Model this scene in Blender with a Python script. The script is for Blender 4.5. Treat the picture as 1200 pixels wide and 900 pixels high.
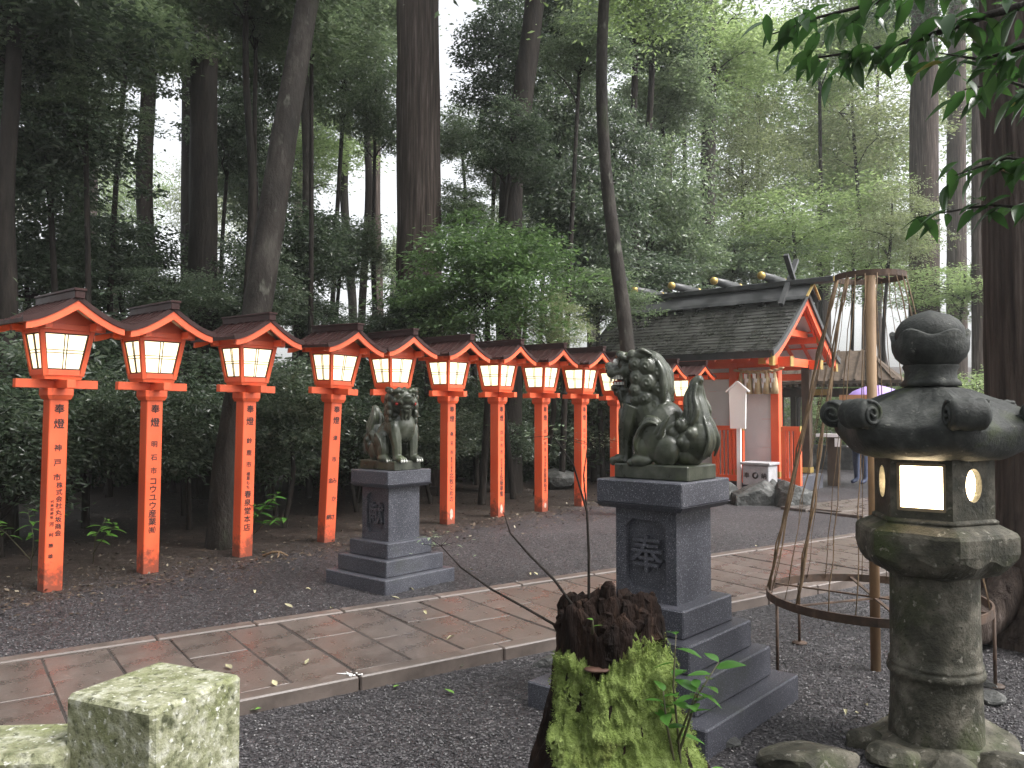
import bpy, bmesh, math, random
import numpy as np
from mathutils import Vector, Matrix, Euler
from mathutils import noise as mnoise

R = math.radians
scn = bpy.context.scene
for o in list(bpy.data.objects):
    bpy.data.objects.remove(o)
COL = scn.collection

# ------------------------------------------------------------------ camera, sky, sun, exposure
EYE = 1.45
PITCH = math.atan(31 / 960)
cam_d = bpy.data.cameras.new('camera')
cam_d.sensor_width = 36.0
cam_d.lens = 28.8
cam_d.clip_start = 0.05
cam_d.clip_end = 2000
cam = bpy.data.objects.new('camera', cam_d)
COL.objects.link(cam)
cam.location = (0, 0, EYE)
cam.rotation_euler = (R(90) + PITCH, 0, 0)
scn.camera = cam

SUN_EL, SUN_AZ = R(52), R(112)          # azimuth measured clockwise from +Y
world = bpy.data.worlds.new('World')
scn.world = world
world.use_nodes = True
wn = world.node_tree
wn.nodes.clear()
w_out = wn.nodes.new('ShaderNodeOutputWorld')
w_bg = wn.nodes.new('ShaderNodeBackground')
w_sky = wn.nodes.new('ShaderNodeTexSky')
w_sky.sky_type = 'NISHITA'
w_sky.sun_disc = False
w_sky.sun_elevation = SUN_EL
w_sky.sun_rotation = SUN_AZ
w_sky.dust_density = 5.0
w_sky.air_density = 1.0
w_hs = wn.nodes.new('ShaderNodeHueSaturation')   # overcast: nearly colourless cloud light
w_hs.inputs['Saturation'].default_value = 0.16
wn.links.new(w_sky.outputs[0], w_hs.inputs['Color'])
wn.links.new(w_hs.outputs[0], w_bg.inputs[0])
w_bg.inputs[1].default_value = 0.15
wn.links.new(w_bg.outputs[0], w_out.inputs[0])

sun_d = bpy.data.lights.new('sun', 'SUN')
sun_d.energy = 1.5
sun_d.angle = R(30)
sun_d.color = (1.0, 0.97, 0.93)
sun = bpy.data.objects.new('sun', sun_d)
COL.objects.link(sun)
sdir = Vector((math.sin(SUN_AZ) * math.cos(SUN_EL), math.cos(SUN_AZ) * math.cos(SUN_EL), math.sin(SUN_EL)))
sun.rotation_euler = (-sdir).to_track_quat('-Z', 'Y').to_euler()
sun.location = sdir * 40

scn.view_settings.view_transform = 'Standard'
scn.view_settings.look = 'None'
scn.view_settings.gamma = 1.0
scn.view_settings.use_curve_mapping = False
scn.view_settings.exposure = 1.45
scn.render.engine = 'CYCLES'
scn.cycles.max_bounces = 5
scn.cycles.diffuse_bounces = 2
scn.cycles.glossy_bounces = 2
scn.cycles.transmission_bounces = 4
scn.cycles.volume_bounces = 0
scn.cycles.transparent_max_bounces = 4
scn.cycles.use_denoising = True
scn.cycles.sample_clamp_indirect = 4.0

# ------------------------------------------------------------------ helpers
def at(px, py, d):
    """point of the place seen at photo pixel (1200x900) at depth d"""
    x, y, z = (px - 600) / 960, 1.0, (450 - py) / 960
    c, s = math.cos(PITCH), math.sin(PITCH)
    yy, zz = y * c - z * s, y * s + z * c
    k = d / yy
    return Vector((x * k, d, EYE + zz * k))

def gx(px, d):
    return (px - 600) / 960 * d

def tag(o, label=None, cat=None, group=None, kind=None):
    if label: o['label'] = label
    if cat: o['category'] = cat
    if group: o['group'] = group
    if kind: o['kind'] = kind
    return o

def empty(name, loc=(0, 0, 0), rz=0.0, label=None, cat=None, group=None):
    o = bpy.data.objects.new(name, None)
    o.empty_display_size = 0.1
    COL.objects.link(o)
    o.location = loc
    o.rotation_euler = (0, 0, rz)
    return tag(o, label, cat, group)

def link(name, me, mat=None, parent=None, loc=None, rot=None, scale=None):
    o = bpy.data.objects.new(name, me)
    COL.objects.link(o)
    if mat is not None and not me.materials:
        me.materials.append(mat)
    if parent is not None: o.parent = parent
    if loc is not None: o.location = loc
    if rot is not None: o.rotation_euler = rot
    if scale is not None: o.scale = scale
    return o

def copy_tree(o, parent=None):
    c = o.copy()
    COL.objects.link(c)
    if parent is not None: c.parent = parent
    for ch in o.children:
        copy_tree(ch, c)
    return c

class MB:
    """collects simple shapes for ONE mesh"""
    def __init__(s): s.v = []; s.f = []; s.sm = []
    def add(s, vs, fs, smooth=False):
        n = len(s.v)
        s.v.extend([tuple(p) for p in vs])
        s.f.extend([tuple(i + n for i in f) for f in fs])
        s.sm.extend([smooth] * len(fs))
        return s
    def box(s, c, size, rot=None, taper=(1, 1), bev=0.0):
        hx, hy, hz = size[0] / 2, size[1] / 2, size[2] / 2
        tx, ty = taper
        if bev <= 0:
            vs = [(-hx, -hy, -hz), (hx, -hy, -hz), (hx, hy, -hz), (-hx, hy, -hz),
                  (-hx * tx, -hy * ty, hz), (hx * tx, -hy * ty, hz), (hx * tx, hy * ty, hz), (-hx * tx, hy * ty, hz)]
            fs = [(3, 2, 1, 0), (4, 5, 6, 7), (0, 1, 5, 4), (1, 2, 6, 5), (2, 3, 7, 6), (3, 0, 4, 7)]
        else:
            b = bev
            vs = []
            for sz in (-1, 1):                       # chamfered box: 24 vertices
                kx, ky = (tx, ty) if sz > 0 else (1, 1)
                for sy in (-1, 1):
                    for sx in (-1, 1):
                        X, Y = hx * kx, hy * ky
                        vs += [(sx * X, sy * (Y - b), sz * (hz - b)), (sx * (X - b), sy * Y, sz * (hz - b)), (sx * (X - b), sy * (Y - b), sz * hz)]
            def I(sx, sy, sz, k): return ((sz > 0) * 4 + (sy > 0) * 2 + (sx > 0)) * 3 + k
            fs = []
            for sx in (-1, 1): fs.append([I(sx, -1, -1, 0), I(sx, 1, -1, 0), I(sx, 1, 1, 0), I(sx, -1, 1, 0)][::sx])
            for sy in (-1, 1): fs.append([I(-1, sy, -1, 1), I(1, sy, -1, 1), I(1, sy, 1, 1), I(-1, sy, 1, 1)][::-sy])
            for sz in (-1, 1): fs.append([I(-1, -1, sz, 2), I(1, -1, sz, 2), I(1, 1, sz, 2), I(-1, 1, sz, 2)][::sz])
            for sy in (-1, 1):
                for sz in (-1, 1): fs.append([I(-1, sy, sz, 1), I(1, sy, sz, 1), I(1, sy, sz, 2), I(-1, sy, sz, 2)][::(1 if sy * sz < 0 else -1)])
            for sx in (-1, 1):
                for sz in (-1, 1): fs.append([I(sx, -1, sz, 0), I(sx, 1, sz, 0), I(sx, 1, sz, 2), I(sx, -1, sz, 2)][::(1 if sx * sz > 0 else -1)])
                for sy in (-1, 1): fs.append([I(sx, sy, -1, 0), I(sx, sy, 1, 0), I(sx, sy, 1, 1), I(sx, sy, -1, 1)][::(1 if sx * sy < 0 else -1)])
                for sy in (-1, 1):
                    for sz in (-1, 1): fs.append([I(sx, sy, sz, 0), I(sx, sy, sz, 1), I(sx, sy, sz, 2)][::(1 if sx * sy * sz > 0 else -1)])
        M = Matrix.Identity(3) if rot is None else Euler(rot).to_matrix()
        c = Vector(c)
        return s.add([M @ Vector(p) + c for p in vs], fs)
    def bar(s, a, b, w, h=None, up=(0, 0, 1)):
        """straight bar of section w x h from a to b"""
        a, b = Vector(a), Vector(b)
        h = w if h is None else h
        d = (b - a); L = d.length; d.normalize()
        u = Vector(up)
        if abs(d.dot(u)) > 0.98: u = Vector((1, 0, 0))
        x = d.cross(u).normalized(); z = x.cross(d)
        vs = []
        for p in (a, b):
            for sx, sz in ((-1, -1), (1, -1), (1, 1), (-1, 1)):
                vs.append(p + x * (sx * w / 2) + z * (sz * h / 2))
        return s.add(vs, [(0, 1, 2, 3), (7, 6, 5, 4), (0, 4, 5, 1), (1, 5, 6, 2), (2, 6, 7, 3), (3, 7, 4, 0)])
    def tube(s, pts, rad, n=8, cap=True, smooth=True, wob=0.0, rng=None, flat=1.0):
        pts = [Vector(p) for p in pts]
        if not hasattr(rad, '__len__'): rad = [rad] * len(pts)
        vs, fs = [], []
        ref = None
        for i, p in enumerate(pts):
            t = (pts[min(i + 1, len(pts) - 1)] - pts[max(i - 1, 0)]).normalized()
            if ref is None:
                ref = Vector((1, 0, 0)) if abs(t.x) < 0.8 else Vector((0, 1, 0))
            x = (ref - t * ref.dot(t)).normalized(); ref = x
            y = t.cross(x)
            for k in range(n):
                a = 2 * math.pi * k / n
                r = rad[i] * (1 + (rng.uniform(-wob, wob) if wob else 0))
                vs.append(p + x * (math.cos(a) * r) + y * (math.sin(a) * r * flat))
        for i in range(len(pts) - 1):
            for k in range(n):
                fs.append((i * n + k, i * n + (k + 1) % n, (i + 1) * n + (k + 1) % n, (i + 1) * n + k))
        if cap:
            fs.append(tuple(range(n))[::-1]); fs.append(tuple((len(pts) - 1) * n + k for k in range(n)))
        return s.add(vs, fs, smooth)
    def lathe(s, prof, n=24, c=(0, 0, 0), smooth=True, fn=None, cap=True):
        vs, fs = [], []
        for i, (r, z) in enumerate(prof):
            for k in range(n):
                a = 2 * math.pi * k / n
                rr, zz = (r, z) if fn is None else fn(r, z, a, i)
                vs.append((c[0] + rr * math.cos(a), c[1] + rr * math.sin(a), c[2] + zz))
        for i in range(len(prof) - 1):
            for k in range(n):
                fs.append((i * n + k, i * n + (k + 1) % n, (i + 1) * n + (k + 1) % n, (i + 1) * n + k))
        if cap:
            fs.append(tuple(range(n))[::-1]); fs.append(tuple((len(prof) - 1) * n + k for k in range(n)))
        return s.add(vs, fs, smooth)
    def prism(s, prof, a, b, axis='x', smooth=False):
        """closed 2-D profile extruded along an axis from a to b; profile in the other two axes"""
        n = len(prof); vs = []
        for t in (a, b):
            for (p, q) in prof:
                vs.append({'x': (t, p, q), 'y': (p, t, q), 'z': (p, q, t)}[axis])
        fs = [tuple(range(n))[::-1], tuple(range(n, 2 * n))]
        for k in range(n):
            fs.append((k, (k + 1) % n, n + (k + 1) % n, n + k))
        return s.add(vs, fs, smooth)
    def ell(s, c, r, rot=None, nu=14, nv=9):
        M = Matrix.Identity(3) if rot is None else Euler(rot).to_matrix()
        c = Vector(c)
        r = r if hasattr(r, '__len__') else (r, r, r)
        vs = [c + M @ Vector((0, 0, -r[2]))]
        for j in range(1, nv):
            t = -math.pi / 2 + math.pi * j / nv
            for k in range(nu):
                a = 2 * math.pi * k / nu
                vs.append(c + M @ Vector((math.cos(a) * math.cos(t) * r[0], math.sin(a) * math.cos(t) * r[1], math.sin(t) * r[2])))
        vs.append(c + M @ Vector((0, 0, r[2])))
        fs = [(0, 1 + (k + 1) % nu, 1 + k) for k in range(nu)]
        for j in range(nv - 2):
            for k in range(nu):
                a0 = 1 + j * nu
                fs.append((a0 + k, a0 + (k + 1) % nu, a0 + nu + (k + 1) % nu, a0 + nu + k))
        top = len(vs) - 1; a0 = 1 + (nv - 2) * nu
        fs += [(a0 + k, a0 + (k + 1) % nu, top) for k in range(nu)]
        return s.add(vs, fs, True)
    def mesh(s, name, mat=None, fixn=True):
        me = bpy.data.meshes.new(name)
        me.from_pydata([tuple(p) for p in s.v], [], s.f)
        me.polygons.foreach_set('use_smooth', s.sm)
        if fixn:
            bm = bmesh.new(); bm.from_mesh(me)
            bmesh.ops.recalc_face_normals(bm, faces=bm.faces[:])
            bm.to_mesh(me); bm.free()
        if mat: me.materials.append(mat)
        me.update()
        return me
    def build(s, name, mat, parent=None, **kw):
        return link(name, s.mesh(name, mat), None, parent, **kw)

def np_mesh(name, verts, faces_flat, nper, mat=None, smooth=False):
    """fast mesh from numpy arrays, all faces with nper corners"""
    me = bpy.data.meshes.new(name)
    nv, nl = len(verts), len(faces_flat)
    me.vertices.add(nv); me.vertices.foreach_set('co', np.asarray(verts, np.float32).ravel())
    me.loops.add(nl); me.loops.foreach_set('vertex_index', np.asarray(faces_flat, np.int32))
    nf = nl // nper
    me.polygons.add(nf)
    me.polygons.foreach_set('loop_start', np.arange(0, nl, nper, dtype=np.int32))
    me.polygons.foreach_set('loop_total', np.full(nf, nper, np.int32))
    me.polygons.foreach_set('use_smooth', np.full(nf, smooth, bool))
    me.update(calc_edges=True)
    if mat: me.materials.append(mat)
    return me

# ------------------------------------------------------------------ materials
def new_mat(name):
    m = bpy.data.materials.new(name); m.use_nodes = True
    nt = m.node_tree
    bs = nt.nodes['Principled BSDF']
    return m, nt, bs

def node(nt, typ, **inp):
    n = nt.nodes.new(typ)
    for k, v in inp.items():
        n.inputs[k.replace('_', ' ')].default_value = v
    return n

def ramp(nt, stops):
    r = nt.nodes.new('ShaderNodeValToRGB')
    el = r.color_ramp.elements
    while len(el) < len(stops): el.new(0.5)
    for e, (p, c) in zip(el, stops):
        e.position = p; e.color = (c[0], c[1], c[2], 1)
    return r

def coords(nt, kind='Object', scale=(1, 1, 1)):
    tc = nt.nodes.new('ShaderNodeTexCoord')
    mp = nt.nodes.new('ShaderNodeMapping')
    mp.inputs['Scale'].default_value = scale
    if kind == 'World':
        g = nt.nodes.new('ShaderNodeNewGeometry')
        nt.links.new(g.outputs['Position'], mp.inputs['Vector'])
    else:
        nt.links.new(tc.outputs[kind], mp.inputs['Vector'])
    return mp

def M(name, stops, scale=6.0, detail=6.0, rough=(0.5, 0.7), bump=0.2, bscale=None, bdist=0.01, stretch=(1, 1, 1),
      spec=0.5, metal=0.0, kind='Object', speck=None, coat=0.0, rand=0.0):
    m, nt, bs = new_mat(name)
    L = nt.links.new
    mp = coords(nt, kind, stretch)
    nz = node(nt, 'ShaderNodeTexNoise', Scale=scale, Detail=detail, Roughness=0.6)
    L(mp.outputs[0], nz.inputs['Vector'])
    cr = ramp(nt, stops)
    L(nz.outputs['Fac'], cr.inputs[0])
    col = cr.outputs[0]
    if speck:                                   # crystals or lichen: (scale, threshold, colour)
        for (sc, th, cc, soft) in speck:
            n2 = node(nt, 'ShaderNodeTexNoise', Scale=sc, Detail=3.0, Roughness=0.6)
            L(mp.outputs[0], n2.inputs['Vector'])
            r2 = ramp(nt, [(th, (0, 0, 0)), (min(1, th + soft), (1, 1, 1))])
            L(n2.outputs['Fac'], r2.inputs[0])
            mx = nt.nodes.new('ShaderNodeMix'); mx.data_type = 'RGBA'
            L(r2.outputs[0], mx.inputs['Factor']); L(col, mx.inputs['A'])
            mx.inputs['B'].default_value = (*cc, 1)
            col = mx.outputs['Result']
    if rand:
        oi = nt.nodes.new('ShaderNodeObjectInfo')
        mr = node(nt, 'ShaderNodeMapRange', To_Min=1 - rand, To_Max=1 + rand)
        L(oi.outputs['Random'], mr.inputs['Value'])
        vm = nt.nodes.new('ShaderNodeVectorMath'); vm.operation = 'SCALE'
        L(col, vm.inputs[0]); L(mr.outputs[0], vm.inputs['Scale'])
        col = vm.outputs[0]
    L(col, bs.inputs['Base Color'])
    mr = node(nt, 'ShaderNodeMapRange', From_Min=0.3, From_Max=0.7, To_Min=rough[0], To_Max=rough[1])
    L(nz.outputs['Fac'], mr.inputs['Value'])
    L(mr.outputs[0], bs.inputs['Roughness'])
    bs.inputs['Specular IOR Level'].default_value = spec
    bs.inputs['Metallic'].default_value = metal
    bs.inputs['Coat Weight'].default_value = coat
    if bump:
        nb = node(nt, 'ShaderNodeTexNoise', Scale=bscale or scale * 3, Detail=5.0, Roughness=0.65)
        L(mp.outputs[0], nb.inputs['Vector'])
        b = node(nt, 'ShaderNodeBump', Strength=bump, Distance=bdist)
        L(nb.outputs['Fac'], b.inputs['Height'])
        L(b.outputs[0], bs.inputs['Normal'])
    return m

def emit_mat(name, col, strength):
    m, nt, bs = new_mat(name)
    bs.inputs['Base Color'].default_value = (0.8, 0.75, 0.62, 1)
    bs.inputs['Emission Color'].default_value = (*col, 1)
    bs.inputs['Emission Strength'].default_value = strength
    bs.inputs['Roughness'].default_value = 0.6
    return m

def leaf_mat(name, c1, c2, c3, rough=0.38, trans=0.35, spec=0.5):
    """each leaf (mesh island) its own shade between three greens; thin, a little see-through, wet gloss"""
    m, nt, bs = new_mat(name)
    L = nt.links.new
    g = nt.nodes.new('ShaderNodeNewGeometry')
    oi = nt.nodes.new('ShaderNodeObjectInfo')
    ad = nt.nodes.new('ShaderNodeMath'); ad.operation = 'ADD'
    ml = nt.nodes.new('ShaderNodeMath'); ml.operation = 'MULTIPLY'; ml.inputs[1].default_value = 0.35
    sb = nt.nodes.new('ShaderNodeMath'); sb.operation = 'SUBTRACT'; sb.inputs[1].default_value = 0.17
    L(oi.outputs['Random'], ml.inputs[0]); L(ml.outputs[0], sb.inputs[0])
    L(g.outputs['Random Per Island'], ad.inputs[0]); L(sb.outputs[0], ad.inputs[1])
    cr = ramp(nt, [(0.0, c1), (0.6, c2), (1.0, c3)])
    L(ad.outputs[0], cr.inputs[0])
    L(cr.outputs[0], bs.inputs['Base Color'])
    bs.inputs['Roughness'].default_value = rough
    bs.inputs['Specular IOR Level'].default_value = spec
    tr = nt.nodes.new('ShaderNodeBsdfTranslucent')
    br = node(nt, 'ShaderNodeMix'); br.data_type = 'RGBA'; br.blend_type = 'MULTIPLY'
    br.inputs['Factor'].default_value = 1.0
    L(cr.outputs[0], br.inputs['A']); br.inputs['B'].default_value = (1.75, 1.75, 1.45, 1)
    L(br.outputs['Result'], tr.inputs['Color'])
    mix = nt.nodes.new('ShaderNodeMixShader'); mix.inputs[0].default_value = trans
    L(bs.outputs[0], mix.inputs[1]); L(tr.outputs[0], mix.inputs[2])
    L(mix.outputs[0], nt.nodes['Material Output'].inputs['Surface'])
    return m

VERM = M('vermilion_paint', [(0.3, (0.76, 0.105, 0.036)), (0.7, (0.86, 0.15, 0.056))], scale=5, rough=(0.38, 0.55), bump=0.06, bscale=40, rand=0.08, stretch=(1, 1, 0.4),
         speck=[(9, 0.68, (0.42, 0.06, 0.03), 0.12)])
def grime_foot(src):
    m = src.copy(); m.name = 'vermilion_post_paint'
    nt = m.node_tree; bs = nt.nodes['Principled BSDF']; L = nt.links.new
    col = bs.inputs['Base Color'].links[0].from_socket
    tc = nt.nodes.new('ShaderNodeTexCoord'); sx = nt.nodes.new('ShaderNodeSeparateXYZ'); L(tc.outputs['Object'], sx.inputs[0])
    oi = nt.nodes.new('ShaderNodeObjectInfo')
    nz = node(nt, 'ShaderNodeTexNoise', Scale=13.0, Detail=7.0, Roughness=0.7)
    av = nt.nodes.new('ShaderNodeVectorMath'); av.operation = 'ADD'; L(tc.outputs['Object'], av.inputs[0]); L(oi.outputs['Random'], av.inputs[1]); L(av.outputs[0], nz.inputs['Vector'])
    ma = nt.nodes.new('ShaderNodeMath'); ma.operation = 'MULTIPLY_ADD'; L(nz.outputs['Fac'], ma.inputs[0]); ma.inputs[1].default_value = -.75; L(sx.outputs['Z'], ma.inputs[2])
    mr = node(nt, 'ShaderNodeMapRange', From_Min=-.33, From_Max=-.16, To_Min=.85, To_Max=0.0); L(ma.outputs[0], mr.inputs['Value'])
    mx = nt.nodes.new('ShaderNodeMix'); mx.data_type = 'RGBA'; L(mr.outputs[0], mx.inputs['Factor']); L(col, mx.inputs['A']); mx.inputs['B'].default_value = (.16, .05, .03, 1)
    L(mx.outputs['Result'], bs.inputs['Base Color'])
    return m
VERM_POST = grime_foot(VERM)
COPPER = M('brown_copper_sheet', [(0.3, (0.03, 0.013, 0.012)), (0.7, (0.06, 0.028, 0.026))], scale=7, rough=(0.42, 0.65), bump=0.12, spec=0.22)
DARKWOOD = M('dark_lattice_wood', [(0.3, (0.03, 0.018, 0.012)), (0.7, (0.06, 0.035, 0.02))], bump=0.1)
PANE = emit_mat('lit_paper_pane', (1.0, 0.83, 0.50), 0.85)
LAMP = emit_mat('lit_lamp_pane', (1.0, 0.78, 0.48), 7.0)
INK = M('black_ink', [(0.3, (0.018, 0.012, 0.012)), (0.7, (0.035, 0.02, 0.018))], bump=0)
GRANITE = M('dark_granite', [(0.35, (0.042, 0.044, 0.055)), (0.65, (0.08, 0.082, 0.098))], scale=3, spec=0.28, rough=(0.3, 0.5), bump=0.12, bscale=120, bdist=0.003,
            speck=[(150, 0.55, (0.03, 0.03, 0.038), 0.05), (190, 0.6, (0.30, 0.30, 0.33), 0.05), (2.2, 0.6, (0.055, 0.06, 0.052), 0.2)])
GRANITE_LIGHT = M('light_granite', [(0.35, (0.3, 0.3, 0.31)), (0.65, (0.4, 0.4, 0.42))], scale=8, bump=0.1, speck=[(90, 0.6, (0.12, 0.12, 0.13), 0.08)])
KOMA = M('weathered_green_stone', [(0.3, (0.014, 0.017, 0.011)), (0.5, (0.038, 0.044, 0.028)), (0.75, (0.105, 0.11, 0.085))], scale=9, rough=(0.2, 0.45), bump=0.25, bscale=60, bdist=0.006, spec=0.6,
         speck=[(5, 0.58, (0.06, 0.075, 0.03), 0.15)])
MOSSY = M('mossy_lantern_stone', [(0.28, (0.016, 0.017, 0.012)), (0.48, (0.054, 0.051, 0.038)), (0.72, (0.17, 0.155, 0.125))], scale=9, detail=9, spec=0.25, rough=(0.55, 0.8), bump=0.7, bscale=45, bdist=0.012,
          speck=[(3.2, 0.52, (0.04, 0.052, 0.016), 0.2), (26, 0.62, (0.2, 0.19, 0.16), 0.08), (75, 0.63, (0.02, 0.022, 0.015), 0.06)])
DARKSTONE = M('dark_lantern_stone', [(0.3, (0.016, 0.018, 0.017)), (0.55, (0.042, 0.045, 0.042)), (0.8, (0.1, 0.103, 0.095))], scale=11, detail=9, spec=0.25, rough=(0.5, 0.75), bump=0.6, bscale=50, bdist=0.01,
              speck=[(5, 0.6, (0.04, 0.05, 0.022), 0.15), (30, 0.66, (0.13, 0.13, 0.115), 0.07)])
LICHEN = M('lichen_granite', [(0.3, (0.1, 0.11, 0.05)), (0.5, (0.27, 0.275, 0.17)), (0.7, (0.5, 0.495, 0.42))], scale=40, detail=9, rough=(0.65, 0.85), bump=0.9, bscale=90, bdist=0.006,
           speck=[(11, 0.5, (0.17, 0.19, 0.07), 0.25), (75, 0.54, (0.06, 0.065, 0.03), 0.16), (95, 0.6, (0.66, 0.66, 0.6), 0.1), (22, 0.62, (0.05, 0.055, 0.025), 0.1)])
ROCK = M('dark_rock', [(0.3, (0.025, 0.026, 0.025)), (0.55, (0.065, 0.066, 0.063)), (0.8, (0.2, 0.2, 0.19))], scale=4, spec=0.3, rough=(0.35, 0.6), bump=0.8, bscale=14, bdist=0.03)
SLAB = M('brown_paving_stone', [(0.3, (0.068, 0.056, 0.05)), (0.55, (0.112, 0.092, 0.082)), (0.8, (0.165, 0.14, 0.127))], scale=5, rough=(0.18, 0.42), bump=0.3, bscale=60, bdist=0.004, rand=0.14,
         speck=[(2.2, 0.68, (0.24, 0.095, 0.055), 0.25), (70, 0.64, (0.24, 0.21, 0.19), 0.08), (110, 0.6, (0.04, 0.03, 0.026), 0.08), (1.7, 0.5, (0.075, 0.057, 0.05), 0.4)])
KERB = M('kerb_stone', [(0.3, (0.075, 0.062, 0.055)), (0.7, (0.15, 0.12, 0.105))], scale=8, rough=(0.3, 0.55), bump=0.3, bscale=60, bdist=0.004, rand=0.15,
         speck=[(2.5, 0.62, (0.32, 0.12, 0.07), 0.2)])
BARK = M('cedar_bark', [(0.3, (0.022, 0.0165, 0.0145)), (0.55, (0.075, 0.058, 0.05)), (0.8, (0.2, 0.165, 0.148))], scale=9, detail=8, spec=0.12, rough=(0.7, 0.9), bump=1.0, bscale=12, bdist=0.05, stretch=(2.5, 2.5, 0.12))
BARK_SMOOTH = M('smooth_bark', [(0.3, (0.014, 0.012, 0.01)), (0.55, (0.036, 0.031, 0.027)), (0.8, (0.085, 0.078, 0.068))], scale=6, detail=9, spec=0.12, rough=(0.5, 0.75), bump=0.9, bscale=16, bdist=0.03, stretch=(1, 1, .45),
                speck=[(7, 0.64, (0.12, 0.12, 0.1), 0.12), (3, 0.6, (0.03, 0.036, 0.02), 0.15)])
BARK_DARK = M('dark_bark', [(0.3, (0.009, 0.0075, 0.0065)), (0.7, (0.034, 0.028, 0.024))], scale=8, spec=0.12, rough=(0.6, 0.85), bump=0.9, bscale=16, bdist=0.03, stretch=(1.5, 1.5, 0.25))
RUST = M('rusty_iron', [(0.3, (0.03, 0.02, 0.015)), (0.55, (0.075, 0.045, 0.03)), (0.8, (0.14, 0.09, 0.06))], scale=14, rough=(0.6, 0.85), bump=0.3)
POLE = M('rusty_tan_pole', [(0.3, (0.14, 0.075, 0.035)), (0.6, (0.26, 0.17, 0.095)), (0.8, (0.32, 0.23, 0.15))], scale=7, stretch=(1, 1, 0.3), rough=(0.55, 0.8), bump=0.2)
VINE = M('dry_brown_stem', [(0.3, (0.075, 0.045, 0.025)), (0.7, (0.2, 0.135, 0.075))], scale=20, rough=(0.7, 0.9), bump=0.3)
SHINGLE = M('wet_roof_shingle', [(0.3, (0.018, 0.018, 0.016)), (0.55, (0.04, 0.04, 0.036)), (0.8, (0.085, 0.085, 0.078))], scale=4, rough=(0.16, 0.42), bump=0.4, bscale=20, bdist=0.01, stretch=(1, 0.4, 1), rand=0.15, spec=0.6)
RIDGE = M('dark_ridge_metal', [(0.3, (0.035, 0.037, 0.038)), (0.7, (0.075, 0.077, 0.078))], scale=5, rough=(0.3, 0.5), bump=0.15, spec=0.35)
GOLD = M('gold_fitting', [(0.3, (0.38, 0.26, 0.07)), (0.7, (0.58, 0.42, 0.14))], scale=12, rough=(0.3, 0.5), bump=0.1, metal=0.6)
PLASTER = M('white_wall_board', [(0.3, (0.66, 0.65, 0.66)), (0.7, (0.76, 0.75, 0.76))], scale=2.5, rough=(0.6, 0.8), bump=0.06)
WHITE = M('white_paint', [(0.3, (0.82, 0.81, 0.79)), (0.7, (0.88, 0.87, 0.86))], scale=4, bump=0.05)
PAPER = M('white_paper', [(0.3, (0.78, 0.77, 0.76)), (0.7, (0.85, 0.85, 0.84))], bump=0)
STRAW = M('straw_rope', [(0.3, (0.33, 0.23, 0.12)), (0.7, (0.55, 0.42, 0.25))], scale=25, rough=(0.7, 0.9), bump=0.5, bscale=70, stretch=(1, 1, 0.3))
TIMBER = M('weathered_timber', [(0.3, (0.045, 0.032, 0.024)), (0.7, (0.11, 0.085, 0.065))], scale=6, stretch=(1, 1, 0.3), spec=0.12, rough=(0.6, 0.8), bump=0.3)
TANWOOD = M('tan_board', [(0.3, (0.42, 0.2, 0.09)), (0.7, (0.5, 0.27, 0.13))], scale=6, bump=0.1)
SOIL_LEAF = M('fallen_leaf_blade', [(0.3, (0.35, 0.32, 0.16)), (0.7, (0.5, 0.47, 0.33))], scale=9, bump=0.1, rand=0.35)
LEAF_FRESH = M('fresh_leaf_blade', [(0.3, (0.10, 0.24, 0.04)), (0.7, (0.2, 0.36, 0.08))], scale=9, bump=0.1, rough=(0.25, 0.4))
WOODROT = M('rotten_wood', [(0.3, (0.007, 0.005, 0.0045)), (0.55, (0.02, 0.012, 0.0095)), (0.8, (0.075, 0.046, 0.032))], scale=16, detail=8, spec=0.12, rough=(0.75, 0.95), bump=1.0, bscale=26, bdist=0.03, stretch=(1.6, 1.6, 0.25))
MOSS = M('bright_moss', [(0.3, (0.045, 0.065, 0.016)), (0.48, (0.16, 0.215, 0.055)), (0.7, (0.28, 0.35, 0.12))], scale=14, detail=8, rough=(0.85, 1.0), bump=1.0, bscale=60, bdist=0.02, spec=0.2,
         speck=[(10, 0.64, (0.03, 0.03, 0.012), 0.06), (5, 0.6, (0.16, 0.19, 0.05), 0.15)])
# ------------------------------------------------------------------ the setting: ground, path, kerbs
PU = Vector((math.cos(R(34.8)), math.sin(R(34.8)), 0))      # along the paved path
PV = Vector((-PU.y, PU.x, 0))                                # across it
V_NEAR, V_FAR = 3.97, 5.42
ROW = Vector((0.62, 0.785, 0)).normalized()                  # along the lantern row
ROWN = Vector((ROW.y, -ROW.x, 0))                            # lantern fronts look this way

def terrain(x, y):
    """level around the path, swelling in the wood, hillside far behind"""
    d = -(Vector((x + 3.75, y - 6.66, 0)).dot(ROWN))        # distance behind the lantern row
    k = min(max((d - 0.6) / 5.0, 0), 1)
    z = 0.12 * k * (math.sin(x * 1.3 + y * 0.7) * 0.5 + 0.6)
    f = min(max(y - 24, 0), 50)
    z += 0.11 * f * (1 - math.exp(-f / 16)) * (1.0 if x > -5 else 0.6)
    return z

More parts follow.
